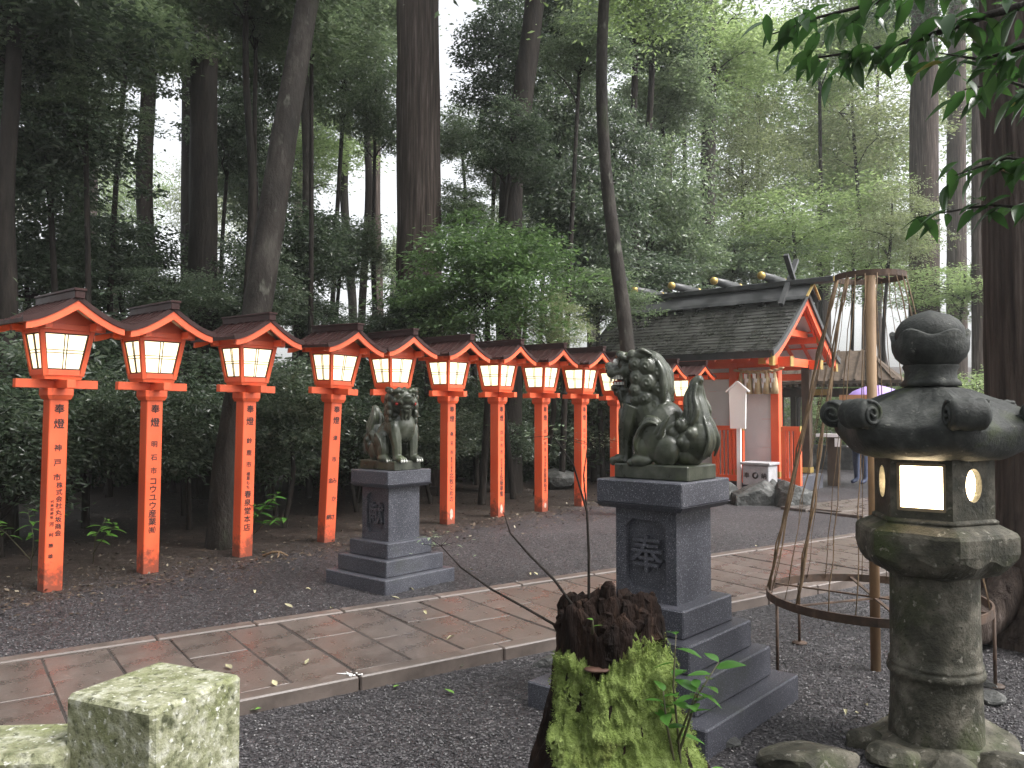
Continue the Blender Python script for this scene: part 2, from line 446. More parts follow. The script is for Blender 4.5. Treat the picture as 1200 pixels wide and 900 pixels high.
def make_ground():
    xs = np.concatenate([np.linspace(-150, -22, 10), np.linspace(-20, 22, 85), np.linspace(24, 150, 10)])
    ys = np.concatenate([np.linspace(-55, -4, 8), np.linspace(-2, 30, 65), np.linspace(32, 80, 25), np.linspace(86, 135, 6)])
    vs = [(x, y, terrain(x, y) if y < 120 else terrain(x, 120)) for y in ys for x in xs]
    nx = len(xs)
    fs = []
    for j in range(len(ys) - 1):
        for i in range(nx - 1):
            fs += [j * nx + i, j * nx + i + 1, (j + 1) * nx + i + 1, (j + 1) * nx + i]
    m, nt, bs = new_mat('wet_gravel_and_soil')
    L = nt.links.new
    g = nt.nodes.new('ShaderNodeNewGeometry')
    P = g.outputs['Position']
    vor = node(nt, 'ShaderNodeTexVoronoi', Scale=70.0); L(P, vor.inputs['Vector'])
    grav = ramp(nt, [(0.0, (0.015, 0.014, 0.0155)), (0.45, (0.037, 0.0345, 0.0375)), (0.8, (0.066, 0.062, 0.066)), (1.0, (0.14, 0.134, 0.138))])
    sep = nt.nodes.new('ShaderNodeSeparateColor'); L(vor.outputs['Color'], sep.inputs[0]); L(sep.outputs[0], grav.inputs[0])
    nz = node(nt, 'ShaderNodeTexNoise', Scale=9.0, Detail=8.0, Roughness=0.65); L(P, nz.inputs['Vector'])
    soil = ramp(nt, [(0.3, (0.022, 0.017, 0.014)), (0.55, (0.05, 0.038, 0.032)), (0.72, (0.085, 0.068, 0.058))])
    L(nz.outputs['Fac'], soil.inputs[0])
    # soil starts along the lantern row, with a ragged edge
    dt = nt.nodes.new('ShaderNodeVectorMath'); dt.operation = 'DOT_PRODUCT'; L(P, dt.inputs[0]); dt.inputs[1].default_value = ROWN
    c0 = Vector((-3.75, 6.66, 0)).dot(ROWN)
    n2 = node(nt, 'ShaderNodeTexNoise', Scale=1.6, Detail=6.0, Roughness=0.65); L(P, n2.inputs['Vector'])
    ma = nt.nodes.new('ShaderNodeMath'); ma.operation = 'MULTIPLY_ADD'; L(n2.outputs['Fac'], ma.inputs[0]); ma.inputs[1].default_value = 1.4; L(dt.outputs['Value'], ma.inputs[2])
    mr = node(nt, 'ShaderNodeMapRange', From_Min=c0 + 0.75, From_Max=c0 + 1.25, To_Min=1.0, To_Max=0.0); L(ma.outputs[0], mr.inputs['Value'])
    mx = nt.nodes.new('ShaderNodeMix'); mx.data_type = 'RGBA'
    L(mr.outputs[0], mx.inputs['Factor']); L(grav.outputs[0], mx.inputs['A']); L(soil.outputs[0], mx.inputs['B'])
    n3 = node(nt, 'ShaderNodeTexNoise', Scale=0.8, Detail=3.0); L(P, n3.inputs['Vector'])
    r3 = ramp(nt, [(0.35, (0.72, 0.7, 0.7)), (0.65, (1.1, 1.08, 1.08))]); L(n3.outputs['Fac'], r3.inputs[0])
    m2 = nt.nodes.new('ShaderNodeMix'); m2.data_type = 'RGBA'; m2.blend_type = 'MULTIPLY'; m2.inputs['Factor'].default_value = 1
    L(mx.outputs['Result'], m2.inputs['A']); L(r3.outputs[0], m2.inputs['B'])
    L(m2.outputs['Result'], bs.inputs['Base Color'])
    bs.inputs['Roughness'].default_value = 0.55
    bs.inputs['Specular IOR Level'].default_value = .3
    b1 = node(nt, 'ShaderNodeBump', Strength=0.7, Distance=0.012); L(vor.outputs['Distance'], b1.inputs['Height']); b1.invert = True
    b2 = node(nt, 'ShaderNodeBump', Strength=0.5, Distance=0.03); L(nz.outputs['Fac'], b2.inputs['Height']); L(b1.outputs[0], b2.inputs['Normal'])
    L(b2.outputs[0], bs.inputs['Normal'])
    me = np_mesh('ground', vs, fs, 4, m, True)
    o = link('ground', me); o['kind'] = 'structure'
make_ground()

PB = 0.062    # bed under the slabs
def pp(u, v, z=0.0): return PU * u + PV * v + Vector((0, 0, z))
JOINT = M('joint_earth', [(0.3, (0.02, 0.016, 0.014)), (0.7, (0.05, 0.04, 0.035))], scale=20, rough=(0.6, 0.9), bump=0.5)
PATH_ROT = (0, 0, R(34.8))
def make_path():
    b = MB(); b.box((0, 0, PB / 2 - 0.05), (20, V_FAR - V_NEAR - 0.16, PB + 0.1 - 0.002))
    path = b.build('path', JOINT, None, loc=pp(5.0, (V_NEAR + V_FAR) / 2), rot=PATH_ROT)
    path['kind'] = 'structure'
    rg = random.Random(3)
    base = path
    def child(name, me, u, v, z, rz=0.0, tilt=(0, 0)):
        o = link(name, me, None, base)
        o.location = (u - 5.0, v - (V_NEAR + V_FAR) / 2, z)
        o.rotation_euler = (tilt[0], tilt[1], rz)
        return o
    kw = 0.11
    inner = V_FAR - V_NEAR - 2 * kw - 0.03
    slabs = {}
    u = -4.6
    k = 0
    while u < 14.6:
        w = 0.338 + rg.uniform(-0.012, 0.012)
        split = 0.6 if k % 2 else 0.42
        v0 = V_NEAR + kw + 0.015
        for (a, c) in ((0, split), (split, 1)):
            le = (c - a) * inner - 0.0055
            key = round(le, 4)
            if key not in slabs:
                q = MB(); q.box((0, 0, 0.0), (0.338 - 0.016, le + .004, 0.06), bev=0.003)
                slabs[key] = q.mesh('paving_slab', SLAB)
            child('paving_slab', slabs[key], u + w / 2, v0 + (a + c) / 2 * inner, PB - 0.026 + rg.uniform(-0.003, 0.003), rg.choice((0, math.pi)) + rg.uniform(-0.006, 0.006), (rg.uniform(-.005, .005), rg.uniform(-.006, .006)))
        u += w; k += 1
    for vv in (V_NEAR + kw / 2, V_FAR - kw / 2):
        u = -4.6 + rg.uniform(0, .3)
        while u < 14.4:
            le = rg.choice((0.75, 0.9, 0.6))
            q = MB(); q.box((0, 0, 0), (le - 0.008, kw, 0.2), bev=0.008)
            child('kerb_stone', q.mesh('kerb_stone', KERB), u + le / 2, vv + rg.uniform(-.004, .004), PB + 0.012 - 0.1 + rg.uniform(-.003, .003), rg.uniform(-.003, .003))
            u += le
make_path()

def make_court():
    """paved court in front of the shrine, opening off the far side of the path"""
    u0, v0 = 12.4, 6.58
    b = MB(); b.box((0, 0, -0.03), (4.4, 2.24, 0.1))
    c = b.build('paved_court', JOINT, None, loc=pp(u0, v0), rot=PATH_ROT); c['kind'] = 'structure'
    rg = random.Random(8)
    q = MB(); q.box((0, 0, 0), (0.535, 0.43, 0.06), bev=0.006); me = q.mesh('paving_slab', SLAB)
    for j in range(5):
        for i in range(8):
            link('paving_slab', me, None, c, loc=(-1.9 + i * 0.545 + (0.1 if j % 2 else -0.1), -0.88 + j * 0.44, 0.012 + rg.uniform(-.003, .003)), rot=(0, 0, rg.choice((0, math.pi))))
make_court()

def make_gravel():
    rg = np.random.default_rng(5)
    N = 95000
    d = 2.2 + 7.5 * rg.random(N * 3) ** 1.6
    px = rg.uniform(-0.68, 0.68, N * 3)
    x = px * d
    v = x * PV.x + d * PV.y
    row = (x + 3.75) * ROWN.x + (d - 6.66) * ROWN.y
    ok = ((v < V_NEAR - 0.01) | (v > V_FAR + 0.01)) & (row > -0.4 + rg.normal(0, 0.25, N * 3))
    x, d = x[ok][:N], d[ok][:N]
    n = len(x)
    s = rg.uniform(0.003, 0.007, n) * (1 + 0.5 * (rg.random(n) > 0.94))
    base = np.array([[1, 0, 0], [0, 1, 0], [-1, 0, 0], [0, -1, 0], [0, 0, .62], [0, 0, -.62]], float)
    fs = np.array([[0, 1, 4], [1, 2, 4], [2, 3, 4], [3, 0, 4], [1, 0, 5], [2, 1, 5], [3, 2, 5], [0, 3, 5]])
    j = 1 + rg.uniform(-.35, .35, (n, 6, 3))
    vv = base[None] * j * s[:, None, None]
    a = rg.uniform(0, 6.28, n); ca, sa = np.cos(a), np.sin(a)
    t = rg.uniform(-.5, .5, n); ct, st = np.cos(t), np.sin(t)
    X = vv[..., 0] * ca[:, None] - vv[..., 1] * sa[:, None]
    Y = vv[..., 0] * sa[:, None] + vv[..., 1] * ca[:, None]
    Z = vv[..., 2] * ct[:, None] + X * st[:, None]
    out = np.stack([X + x[:, None], Y + d[:, None], Z + 0.0015 + s[:, None] * 0.3], -1).reshape(-1, 3)
    ff = (fs[None] + (np.arange(n) * 6)[:, None, None]).reshape(-1)
    m, nt, bs = new_mat('gravel_chip')
    g = nt.nodes.new('ShaderNodeNewGeometry')
    cr = ramp(nt, [(0.0, (0.012, 0.0112, 0.0125)), (0.5, (0.035, 0.0325, 0.0355)), (0.85, (0.062, 0.058, 0.062)), (0.97, (0.115, 0.11, 0.112)), (1.0, (0.27, 0.26, 0.25))])
    nt.links.new(g.outputs['Random Per Island'], cr.inputs[0]); nt.links.new(cr.outputs[0], bs.inputs['Base Color'])
    bs.inputs['Roughness'].default_value = 0.42
    me = np_mesh('gravel', out, ff, 3, m, False)
    o = link('gravel', me)
    tag(o, 'fine dark wet gravel chips covering the ground beside the paved path', 'gravel', kind='stuff')
make_gravel()
# ------------------------------------------------------------------ lettering
_glyph = {}
def glyph(ch):
    if ch not in _glyph:
        c = bpy.data.curves.new('glyph', 'FONT'); c.body = ch; c.size = 1.0; c.align_x = 'CENTER'; c.resolution_u = 3
        o = bpy.data.objects.new('glyph', c); COL.objects.link(o)
        bpy.context.view_layer.update()
        me = bpy.data.meshes.new_from_object(o)
        vs = np.array([v.co[:] for v in me.vertices]).reshape(-1, 3)
        fs = [tuple(p.vertices) for p in me.polygons]
        bpy.data.objects.remove(o); bpy.data.curves.remove(c); bpy.data.meshes.remove(me)
        if len(vs): vs[:, 1] -= 0.38
        _glyph[ch] = (vs, fs)
    return _glyph[ch]

def lettering(items, x, name='lettering', mat=INK, parent=None, bold=0.0, depth=0.0):
    """items: (char, size, y, z) on the plane x, read from +X"""
    b = MB()
    offs = [(0, 0)] if not bold else [(0, 0), (bold, bold * .4), (-bold, -bold * .4), (bold * .5, -bold), (-bold * .5, bold)]
    for (ch, s, y, z) in items:
        vs, fs = glyph(ch)
        for k, (oy, oz) in enumerate(offs):
            b.add([(x + 0.0002 * k, y + p[0] * s + oy * s, z + p[1] * s + oz * s) for p in vs], fs)
    me = b.mesh(name, mat, fixn=False)
    if depth:
        bm = bmesh.new(); bm.from_mesh(me)
        r = bmesh.ops.extrude_face_region(bm, geom=bm.faces[:])
        for g in r['geom']:
            if isinstance(g, bmesh.types.BMVert): g.co.x += depth
        bm.to_mesh(me); bm.free()
    return link(name, me, None, parent)

def column(text, z, size, pitch, y=0.0):
    return [(c, size, y, z - i * pitch) for i, c in enumerate(text) if c != ' ']

# ------------------------------------------------------------------ vermilion lanterns
HW, EZ, RZ = 0.39, 2.098, 2.31          # half width of roof, eave and ridge heights
def roof_z(y):
    t = min(abs(y) / HW, 1.0)
    return EZ + (RZ - EZ) * (1 - t) ** 1.4 + 0.012 * t ** 4
YS = [HW * k / 14 for k in range(-14, 15)]

def make_lantern():
    root = empty('lantern_post')
    q = MB(); q.box((0, 0, 0.68), (0.142, 0.142, 1.70), bev=0.006); q.build('post', VERM_POST, root)
    q = MB(); q.box((0, 0, 1.535), (0.165, 0.165, 0.03), taper=(1.16, 1.16)); q.box((0, 0, 1.58), (0.196, 0.196, 0.06), bev=0.004); q.build('cap', VERM, root)
    q = MB(); q.box((0, 0, 1.645), (0.066, 0.62, 0.07), bev=0.003); q.build('crossbar', VERM, root)
    q = MB(); q.box((0, 0, 1.643), (0.62, 0.066, 0.066), bev=0.003); q.build('crossbar', VERM, root)
    q = MB(); q.box((0, 0, 1.698), (0.275, 0.275, 0.036), taper=(1.06, 1.06)); q.build('box_floor', VERM, root)
    zb, zt, rb, rt = 1.716, 2.075, 0.135, 0.19
    for sx in (-1, 1):
        for sy in (-1, 1):
            q = MB(); q.bar((sx * rb, sy * rb, zb - .005), (sx * rt, sy * rt, zt), 0.034, 0.034, up=(1, 0, 0)); q.build('corner_post', VERM, root)
    pane_me = None
    for k in range(4):
        h = empty('tmp')
        q = MB(); q.bar((rb + .004, -rb + .017, zb + .02), (rb + .004, rb - .017, zb + .02), 0.028, 0.044)
        q.build('bottom_rail', VERM, root, rot=(0, 0, k * math.pi / 2))
        q = MB(); q.bar((rt - .004, -rt + .017, zt - .012), (rt - .004, rt - .017, zt - .012), 0.026, 0.03)
        q.build('top_rail', VERM, root, rot=(0, 0, k * math.pi / 2))
        zl, zh = zb + .042, zt - .026
        f = lambda z: rb + (rt - rb) * (z - zb) / (zt - zb)
        xl, xh = f(zl) - .006, f(zh) - .006
        wl, wh = f(zl) - .017, f(zh) - .017
        q = MB(); q.add([(xl, -wl, zl), (xl, wl, zl), (xh, wh, zh), (xh, -wh, zh), (xl - .006, -wl, zl), (xl - .006, wl, zl), (xh - .006, wh, zh), (xh - .006, -wh, zh)],
                        [(0, 1, 2, 3), (7, 6, 5, 4), (0, 4, 5, 1), (1, 5, 6, 2), (2, 6, 7, 3), (3, 7, 4, 0)])
        p = q.build('pane', PANE, root, rot=(0, 0, k * math.pi / 2))
        q = MB()
        def P(s, t, e=.004):      # s across -1..1, t up 0..1
            z = zl + (zh - zl) * t
            return Vector((f(z) - .006 + e, s * (f(z) - .017), z))
        for t in (0.02, 0.98): q.bar(P(-1, t), P(1, t), 0.008, 0.011)
        for s_ in (-.965, .965): q.bar(P(s_, 0), P(s_, 1), 0.011, 0.008, up=(1, 0, 0))
        for s_ in (-.075, .075): q.bar(P(s_, 0), P(s_, 1), 0.007, 0.006, up=(1, 0, 0))
        for t in (0.46, 0.54): q.bar(P(-1, t), P(1, t), 0.006, 0.007)
        q.build('lattice', DARKWOOD, p)
        bpy.data.objects.remove(h)
    for sx in (-1, 1):
        q = MB(); q.box((sx * .186, 0, 2.098), (0.052, 0.58, 0.05), bev=.003); q.build('eave_beam', VERM, root)
        q = MB(); q.box((0, sx * .186, 2.106), (0.68, 0.052, 0.066), bev=.003); q.build('purlin', VERM, root)
        # gable infill
        top = [(y, roof_z(y) - .03) for y in YS if abs(y) < 0.21]
        q = MB(); q.prism([(-.205, 2.12), (.205, 2.12)] + top[::-1], sx * .19 - .008, sx * .19 + .008, 'x'); q.build('gable_panel', VERM, root)
        # bargeboard
        prof = [(y, roof_z(y) - .012) for y in YS if abs(y) <= HW * .97]
        low = [(y, roof_z(y) - .082 + .02 * (abs(y) / HW)) for y, _ in prof]
        q = MB(); q.prism(prof + low[::-1], sx * .385 - .014, sx * .385 + .014, 'x'); q.build('bargeboard', VERM, root)
    # roof shell
    up = [(y, roof_z(y) + .02) for y in YS]; lo = [(y, roof_z(y) - .01) for y in YS]
    q = MB(); q.prism(up + lo[::-1], -.41, .41, 'x')
    rf = q.build('roof', COPPER, root)
    for i in range(7):
        x = -.393 + i * .131
        up = [(y, roof_z(y) + .035) for y in YS]; lo = [(y, roof_z(y) + .015) for y in YS]
        q = MB(); q.prism(up + lo[::-1], x - .009, x + .009, 'x'); q.build('roof_seam', COPPER, rf)
    q = MB(); q.box((0, 0, RZ + .032), (0.86, 0.075, 0.06), bev=.004); q.box((0, 0, RZ + .07), (0.88, 0.095, 0.02), bev=.004)
    q.build('ridge_cap', COPPER, rf)
    return root

LTEXT = [
    ('神戸市', [('株式会社丸坂商会', .83, .05, .055, .022), ('代表取締役', .70, .026, .031, -.028), ('河村勝雄', .52, .036, .085, -.028)]),
    ('明石市', [('コウユウ産業', .80, .072, .072, 0), ('㈲', .365, .062, .07, 0)]),
    ('鈴鹿市', [('椿草もち', .80, .042, .044, 0), ('春泉堂本店', .60, .075, .082, 0)]),
    ('津 市', [('みかさ', .66, .062, .2, .022), ('金', .66, .06, .2, -.03), ('網', .26, .06, .2, -.03)]),
    ('桑名市', [('小唄会', .80, .036, .04, 0), ('椿松美', .60, .07, .075, 0)]),
    ('桑名市', [('長井小唄会', .82, .036, .04, 0), ('北牧とめの', .60, .075, .075, 0)]),
    ('四日市市', [('四日市謡曲会', .76, .036, .038, 0), ('佐藤華雪', .52, .075, .075, 0)]),
    ('四日市市', [('株式会社', .76, .04, .042, 0), ('佐部美裕子', .57, .07, .072, 0)]),
    ('四日市市', [('井辻男', .55, .075, .16, 0)]),
    ('亀山市', [('森本商店', .76, .07, .08, 0)]),
    ('鈴鹿市', [('伊藤工業', .76, .07, .08, 0)]),
    ('津 市', [('中村食品', .76, .07, .08, 0)]),
]
LPOS = [(-3.73, 6.66, 0.9), (-3.27, 7.40, 0.6), (-2.69, 8.22, 0.9), (-2.06, 9.12, 2.6), (-1.44, 9.86, 0), (-0.83, 10.55, 0.2),
        (-0.20, 11.25, 0), (0.42, 11.85, 0), (1.04, 12.5, 0.1), (1.66, 13.1, 0), (2.40, 13.62, 0), (3.0, 14.15, 0)]
LLAB = ['vermilion lantern post whose lettering begins with 奉燈 神戸市, at the end with two columns of small writing',
        'vermilion lantern post lettered 奉燈 明石市 with large katakana below',
        'vermilion lantern post lettered 奉燈 鈴鹿市 beside the leaning grey tree trunk',
        'tilted vermilion lantern post with widely spaced hiragana, behind the closed-mouthed guardian lion',
        'vermilion lantern post hidden behind the closed-mouthed guardian lion statue',
        'vermilion lantern post with hiragana name, just past the closed-mouthed guardian lion',
        'vermilion lantern post ending in 佐藤華雪, second one past the closed-mouthed lion',
        'vermilion lantern post next before the one crossed by a pale twig',
        'vermilion lantern post partly crossed by a pale leafy twig',
        'vermilion lantern post just behind the muzzle of the open-mouthed lion',
        'vermilion lantern post behind the back of the open-mouthed lion',
        'last vermilion lantern post of the row, against the white shrine wall']
lantern0 = make_lantern()
row_rot = math.atan2(ROWN.y, ROWN.x) - R(1.5)
rgl = random.Random(4)
for i, (x, y, lean) in enumerate(LPOS):
    o = lantern0 if i == 0 else copy_tree(lantern0)
    o.location = (x, y, 0.02 if i < 9 else 0.0)
    o.rotation_euler = (0, 0, row_rot + R(rgl.uniform(-3.5, 3.5)))
    # lean sideways along the row, as seen in the photograph
    o.rotation_euler = (Matrix.Rotation(R(lean), 4, 'Y') @ Matrix.Rotation(o.rotation_euler[2], 4, 'Z')).to_euler()
    if i >= 10: o.scale = (0.95, 0.95, 0.96)
    tag(o, LLAB[i], 'lantern', 'vermilion lanterns in a row behind the path')
for i in range(len(LPOS)):
    o = [p for p in bpy.data.objects if p.get('label') == LLAB[i]][0]
    city, rest = LTEXT[i]
    it = [('奉', .08, 0.004, 1.445), ('燈', .084, 0.004, 1.325)] + [(c, .06, 0.002, 1.13 - k * .118 * (3 / max(len(city), 3))) for k, c in enumerate(city) if c != ' ']
    for (t, z, s, p, y) in rest: it += column(t, z, s * 1.02, p, y)
    lettering(it, .0722, parent=o, bold=.022)
BAREW = M('bare_weathered_wood', [(.3, (.42, .30, .24)), (.7, (.6, .5, .44))], scale=30)
for i, h in ((5, .15), (6, .12), (7, .08)):
    o = [p for p in bpy.data.objects if p.get('label') == LLAB[i]][0]
    rg_ = random.Random(i); w = .03
    q = MB(); pts = [(w * math.cos(t) * rg_.uniform(.6, 1.1), .03 + h / 2 + h / 2 * math.sin(t) * rg_.uniform(.8, 1.1)) for t in [k * math.pi / 8 for k in range(16)]]
    q.prism(pts, .0705, .0725, 'x'); q.build('bare_patch', BAREW, o)
# the lantern that stands just out of the frame, only its roof reaching in
o = copy_tree(lantern0)
for ch in list(o.children):
    if ch.name.startswith(('lettering', 'bare_patch')):
        bpy.data.objects.remove(ch)
o.location = (-4.33, 5.93, 0.02); o['label'] = 'vermilion lantern post of which only the dark roof edge reaches into view'

# ------------------------------------------------------------------ granite pedestals
PED_ROT = R(-131)         # the carved face looks this way
def octo(w, h, c):
    return [(-w, -h + c), (-w + c, -h), (w - c, -h), (w, -h + c), (w, h - c), (w - c, h), (-w + c, h), (-w, h - c)]
def holed_panel(b, x0, x1, W, H, zc, inner):
    """panel in the plane x=x1 (front) .. x0 (back), W half width, z from zc-H to zc+H, with an opening"""
    n = len(inner); out = []
    for (y, z) in inner:
        k = min(W / abs(y) if abs(y) > 1e-9 else 1e9, H / abs(z) if abs(z) > 1e-9 else 1e9)
        out.append((y * k, z * k))
    corners = [(-W, -H), (W, -H), (W, H), (-W, H)]
    vs = [(x1, y, zc + z) for y, z in inner] + [(x1, y, zc + z) for y, z in out] + [(x0, y, zc + z) for y, z in inner] + [(x0, y, zc + z) for y, z in out]
    fs = []
    for k in range(n):
        j = (k + 1) % n
        fs += [(k, n + k, n + j, j), (2 * n + k, 2 * n + j, 3 * n + j, 3 * n + k), (k, j, 2 * n + j, 2 * n + k), (n + k, 3 * n + k, 3 * n + j, n + j)]
    base = len(b.v)
    b.add(vs, fs)
    # fill the rectangle corners that the star projection cuts off
    for k in range(n):
        j = (k + 1) % n
        (ya, za), (yb, zb) = out[k], out[j]
        if abs(abs(ya) - W) < 1e-6 and abs(abs(zb) - H) < 1e-6 or abs(abs(za) - H) < 1e-6 and abs(abs(yb) - W) < 1e-6:
            cy = math.copysign(W, ya if abs(abs(ya) - W) < 1e-6 else yb); cz = math.copysign(H, za if abs(abs(za) - H) < 1e-6 else zb)
            if (abs(ya - cy) + abs(za - cz) > 1e-6) and (abs(yb - cy) + abs(zb - cz) > 1e-6):
                b.add([(x1, ya, zc + za), (x1, yb, zc + zb), (x1, cy, zc + cz), (x0, ya, zc + za), (x0, yb, zc + zb), (x0, cy, zc + cz)],
                      [(0, 2, 1), (3, 4, 5), (0, 3, 5, 2), (2, 5, 4, 1)])
def make_pedestal(loc, zs, char, label):
    """zs: heights of the shaft foot and of the steps below it"""
    root = empty('pedestal', loc, PED_ROT, label, 'pedestal', 'granite pedestals of the guardian lions')
    ss = [.246, .315, .385, .485]
    for k in range(len(zs)):
        z1 = zs[k]; z0 = zs[k + 1] if k + 1 < len(zs) else -0.08
        q = MB(); q.box((0, 0, (z0 + z1) / 2 - .001 * k), (2 * ss[k], 2 * ss[k], z1 - z0), bev=.007); q.build('step', GRANITE, root)
    z0 = zs[0]; h = .45
    s = .17
    q = MB()
    q.box((-.014, 0, z0 + h / 2), (2 * s - .028, 2 * s, h + .01))
    holed_panel(q, s - .029, s, s, h / 2 + .003, z0 + h / 2, octo(.112, .165, .035))
    q.build('shaft', GRANITE, root)
    lettering([(char, .19, 0, z0 + h / 2)], s - .030, 'carved_character', GRANITE, root, bold=.010, depth=.026)
    q = MB()
    q.box((0, 0, z0 + h + .006), (2 * s + .1, 2 * s + .1, .024), taper=(1.12, 1.12))
    q.box((0, 0, z0 + h + .075), (.48, .48, .115), bev=.006)
    q.build('top_slab', GRANITE, root)
    return z0 + h + .1325
PR, PL = Vector((.758, 4.12, 0)), Vector((-1.03, 7.0, 0))
zR = make_pedestal(PR, [.53, .40, .27, .125], '奉', 'stepped granite pedestal carved 奉 beside the mossy tree stump')
zL = make_pedestal(PL, [.37, .245, .115], '献', 'stepped granite pedestal carved 献 across the paved path, by the lantern row')

# ------------------------------------------------------------------ guardian lions
def tail_path(closed):
    return [(-.17, .10), (-.205, .17), (-.20, .25), (-.185, .31), (-.195, .365), (-.225, .392)]
def curve(pts, n=4):
    P = [Vector(p) for p in pts]; out = []
    for i in range(len(P) - 1):
        p0, p1, p2, p3 = P[max(i - 1, 0)], P[i], P[i + 1], P[min(i + 2, len(P) - 1)]
        for k in range(n):
            t = k / n; out.append(.5 * ((2 * p1) + (p2 - p0) * t + (2 * p0 - 5 * p1 + 4 * p2 - p3) * t * t + (3 * p1 - p0 - 3 * p2 + p3) * t ** 3))
    return out + [P[-1]]
def soft_tube(b, pts, rad, n=8, **k):
    m = 4; rr = []
    for i in range(len(rad) - 1): rr += [rad[i] + (rad[i + 1] - rad[i]) * j / m for j in range(m)]
    MB.tube(b, curve(pts, m), rr + [rad[-1]], max(n, 10), **k)
def make_lion(closed, head_turn):
    """sitting guardian lion looking along +X; one continuous stone surface"""
    b = MB()
    B = lambda c, r, rot=None: b.ell(c, r, rot, 24, 16)
    # trunk: deep chest, back sloping to the rump
    B((.135, 0, .235), (.092, .1, .115), (0, .35, 0)); B((.07, 0, .235), (.1, .1, .12), (0, .5, 0)); B((-.01, 0, .18), (.115, .098, .115), (0, .6, 0)); B((-.085, 0, .115), (.1, .108, .1))
    B((.05, 0, .31), (.075, .075, .1), (0, .7, 0)); B((.155, 0, .27), (.07, .085, .085))
    for s in (-1, 1):
        # front legs: shoulder, tapering shank, paw with toes
        soft_tube(b, [(.13, s * .075, .27), (.15, s * .085, .2), (.165, s * .08, .12), (.168, s * .078, .05), (.172, s * .078, .02)], [.056, .05, .04, .036, .042], 10)
        B((.155, s * .092, .145), (.026, .018, .04)); B((.15, s * .1, .225), (.045, .03, .06))
        B((.195, s * .078, .026), (.048, .04, .03))
        for t in (-1, 0, 1): B((.232, s * .078 + t * .023, .02), (.022, .0135, .021))
        # hind leg: big thigh, paw
        B((-.005, s * .1, .125), (.08, .04, .105), (0, .25, 0)); B((.035, s * .108, .085), (.055, .035, .07)); B((-.07, s * .09, .075), (.08, .045, .075))
        B((.05, s * .115, .028), (.062, .036, .03))
        for t in (-1, 0, 1): B((.1, s * .115 + t * .02, .018), (.022, .0125, .018))
        # flame-like fur behind elbow and on the thigh
        for k in range(4):
            soft_tube(b, [(.07 - .03 * k, s * .1, .19 - .012 * k), (.03 - .03 * k, s * .122, .165 - .01 * k), (-.02 - .022 * k, s * .118, .17 + .006 * k), (-.05 - .02 * k, s * .105, .19 + .012 * k)], [.007, .014, .012, .004], 7)
        soft_tube(b, [(.045, s * .13, .05), (.065, s * .143, .1), (.04, s * .145, .16), (-.005, s * .14, .195), (-.05, s * .128, .19)], [.006, .011, .012, .012, .006], 7)
    # spine beads
    for k in range(6): B((.03 - k * .026, 0, .365 - k * .042), (.024, .02, .024))
    # tail: bulbous curls below, a flame standing up
    B((-.165, 0, .12), (.085, .085, .1)); B((-.175, 0, .19), (.068, .07, .08)); B((-.15, 0, .06), (.075, .08, .06))
    tp = tail_path(closed)
    soft_tube(b, [(x, 0, z) for x, z in tp], [.075, .068, .052, .042, .034, .014], 12)
    for s in (-1, 1):
        for (x, z, r) in ((-.11, .15, .036), (-.12, .085, .034), (-.165, .11, .038), (-.15, .185, .034), (-.21, .15, .03)):
            y = s * .072
            B((x, y, z), (r, r * .75, r)); B((x + .004, y + s * r * .6, z + .004), (r * .5, r * .35, r * .5))
        for k, a in enumerate((-.03, 0, .03)):
            soft_tube(b, [(-.19 + a * .6, s * .06, .19), (-.2 + a, s * .055, .25), (-.185 + a * .8, s * .043, .31), (-.197 + a * .5, s * .025, .365)], [.012, .014, .011, .005], 7)
    B((-.205, 0, .13), (.085, .08, .1))
    for k in range(3): soft_tube(b, [(-.26, (k - 1) * .05, .05), (-.288, (k - 1) * .045, .12), (-.265, (k - 1) * .035, .19), (-.235, (k - 1) * .02, .25)], [.006, .010, .010, .004], 7)
    # head group, turned on the neck
    h = MB(); H = lambda c, r, rot=None: h.ell(c, r, rot, 24, 16)
    H((.0, 0, .0), (.1, .098, .095)); H((.035, 0, .035), (.085, .085, .06)); H((-.055, 0, -.02), (.09, .1, .11)); H((-.1, 0, -.07), (.07, .09, .11))
    jaw = -.012 if closed else -.045
    # muzzle: broad upper lip, nose, brow ridges
    H((.1, 0, .0), (.062, .06, .036)); H((.14, 0, .012), (.036, .05, .03)); H((.158, 0, .03), (.022, .034, .02))
    for s in (-1, 1):
        H((.15, s * .03, .022), (.016, .014, .014)); H((.13, s * .045, -.004), (.03, .018, .022), (0, .3, 0))
        soft_tube(h, [(.05, s * .02, .075), (.09, s * .05, .078), (.07, s * .082, .066), (.03, s * .088, .05)], [.012, .02, .017, .008], 8)   # brow
        H((.095, s * .028, .07), (.022, .018, .016))
        H((.045, s * .078, .0), (.04, .022, .03))                                                    # cheek
        soft_tube(h, [(.125, s * .05, -.008), (.085, s * .066, -.002), (.055, s * .075, -.025), (.05, s * .072, jaw - .03)], [.01, .013, .013, .01], 7)   # lip
        soft_tube(h, [(-.005, s * .075, .075), (-.045, s * .105, .088), (-.09, s * .108, .07)], [.024, .026, .01], 8, flat=.6)                   # ear
        H((-.03, s * .1, .072), (.04, .02, .022))
    # lower jaw and beard
    soft_tube(h, [(.03, 0, jaw - .035), (.08, 0, jaw - .04), (.125, 0, jaw - .03)], [.05, .042, .03], 10)
    H((.115, 0, jaw - .026), (.034, .04, .022))
    for k in (-1, 0, 1): soft_tube(h, [(.1, k * .024, jaw - .045), (.085, k * .03, jaw - .085), (.1 - .012, k * .026, jaw - .115)], [.02, .016, .005], 7)
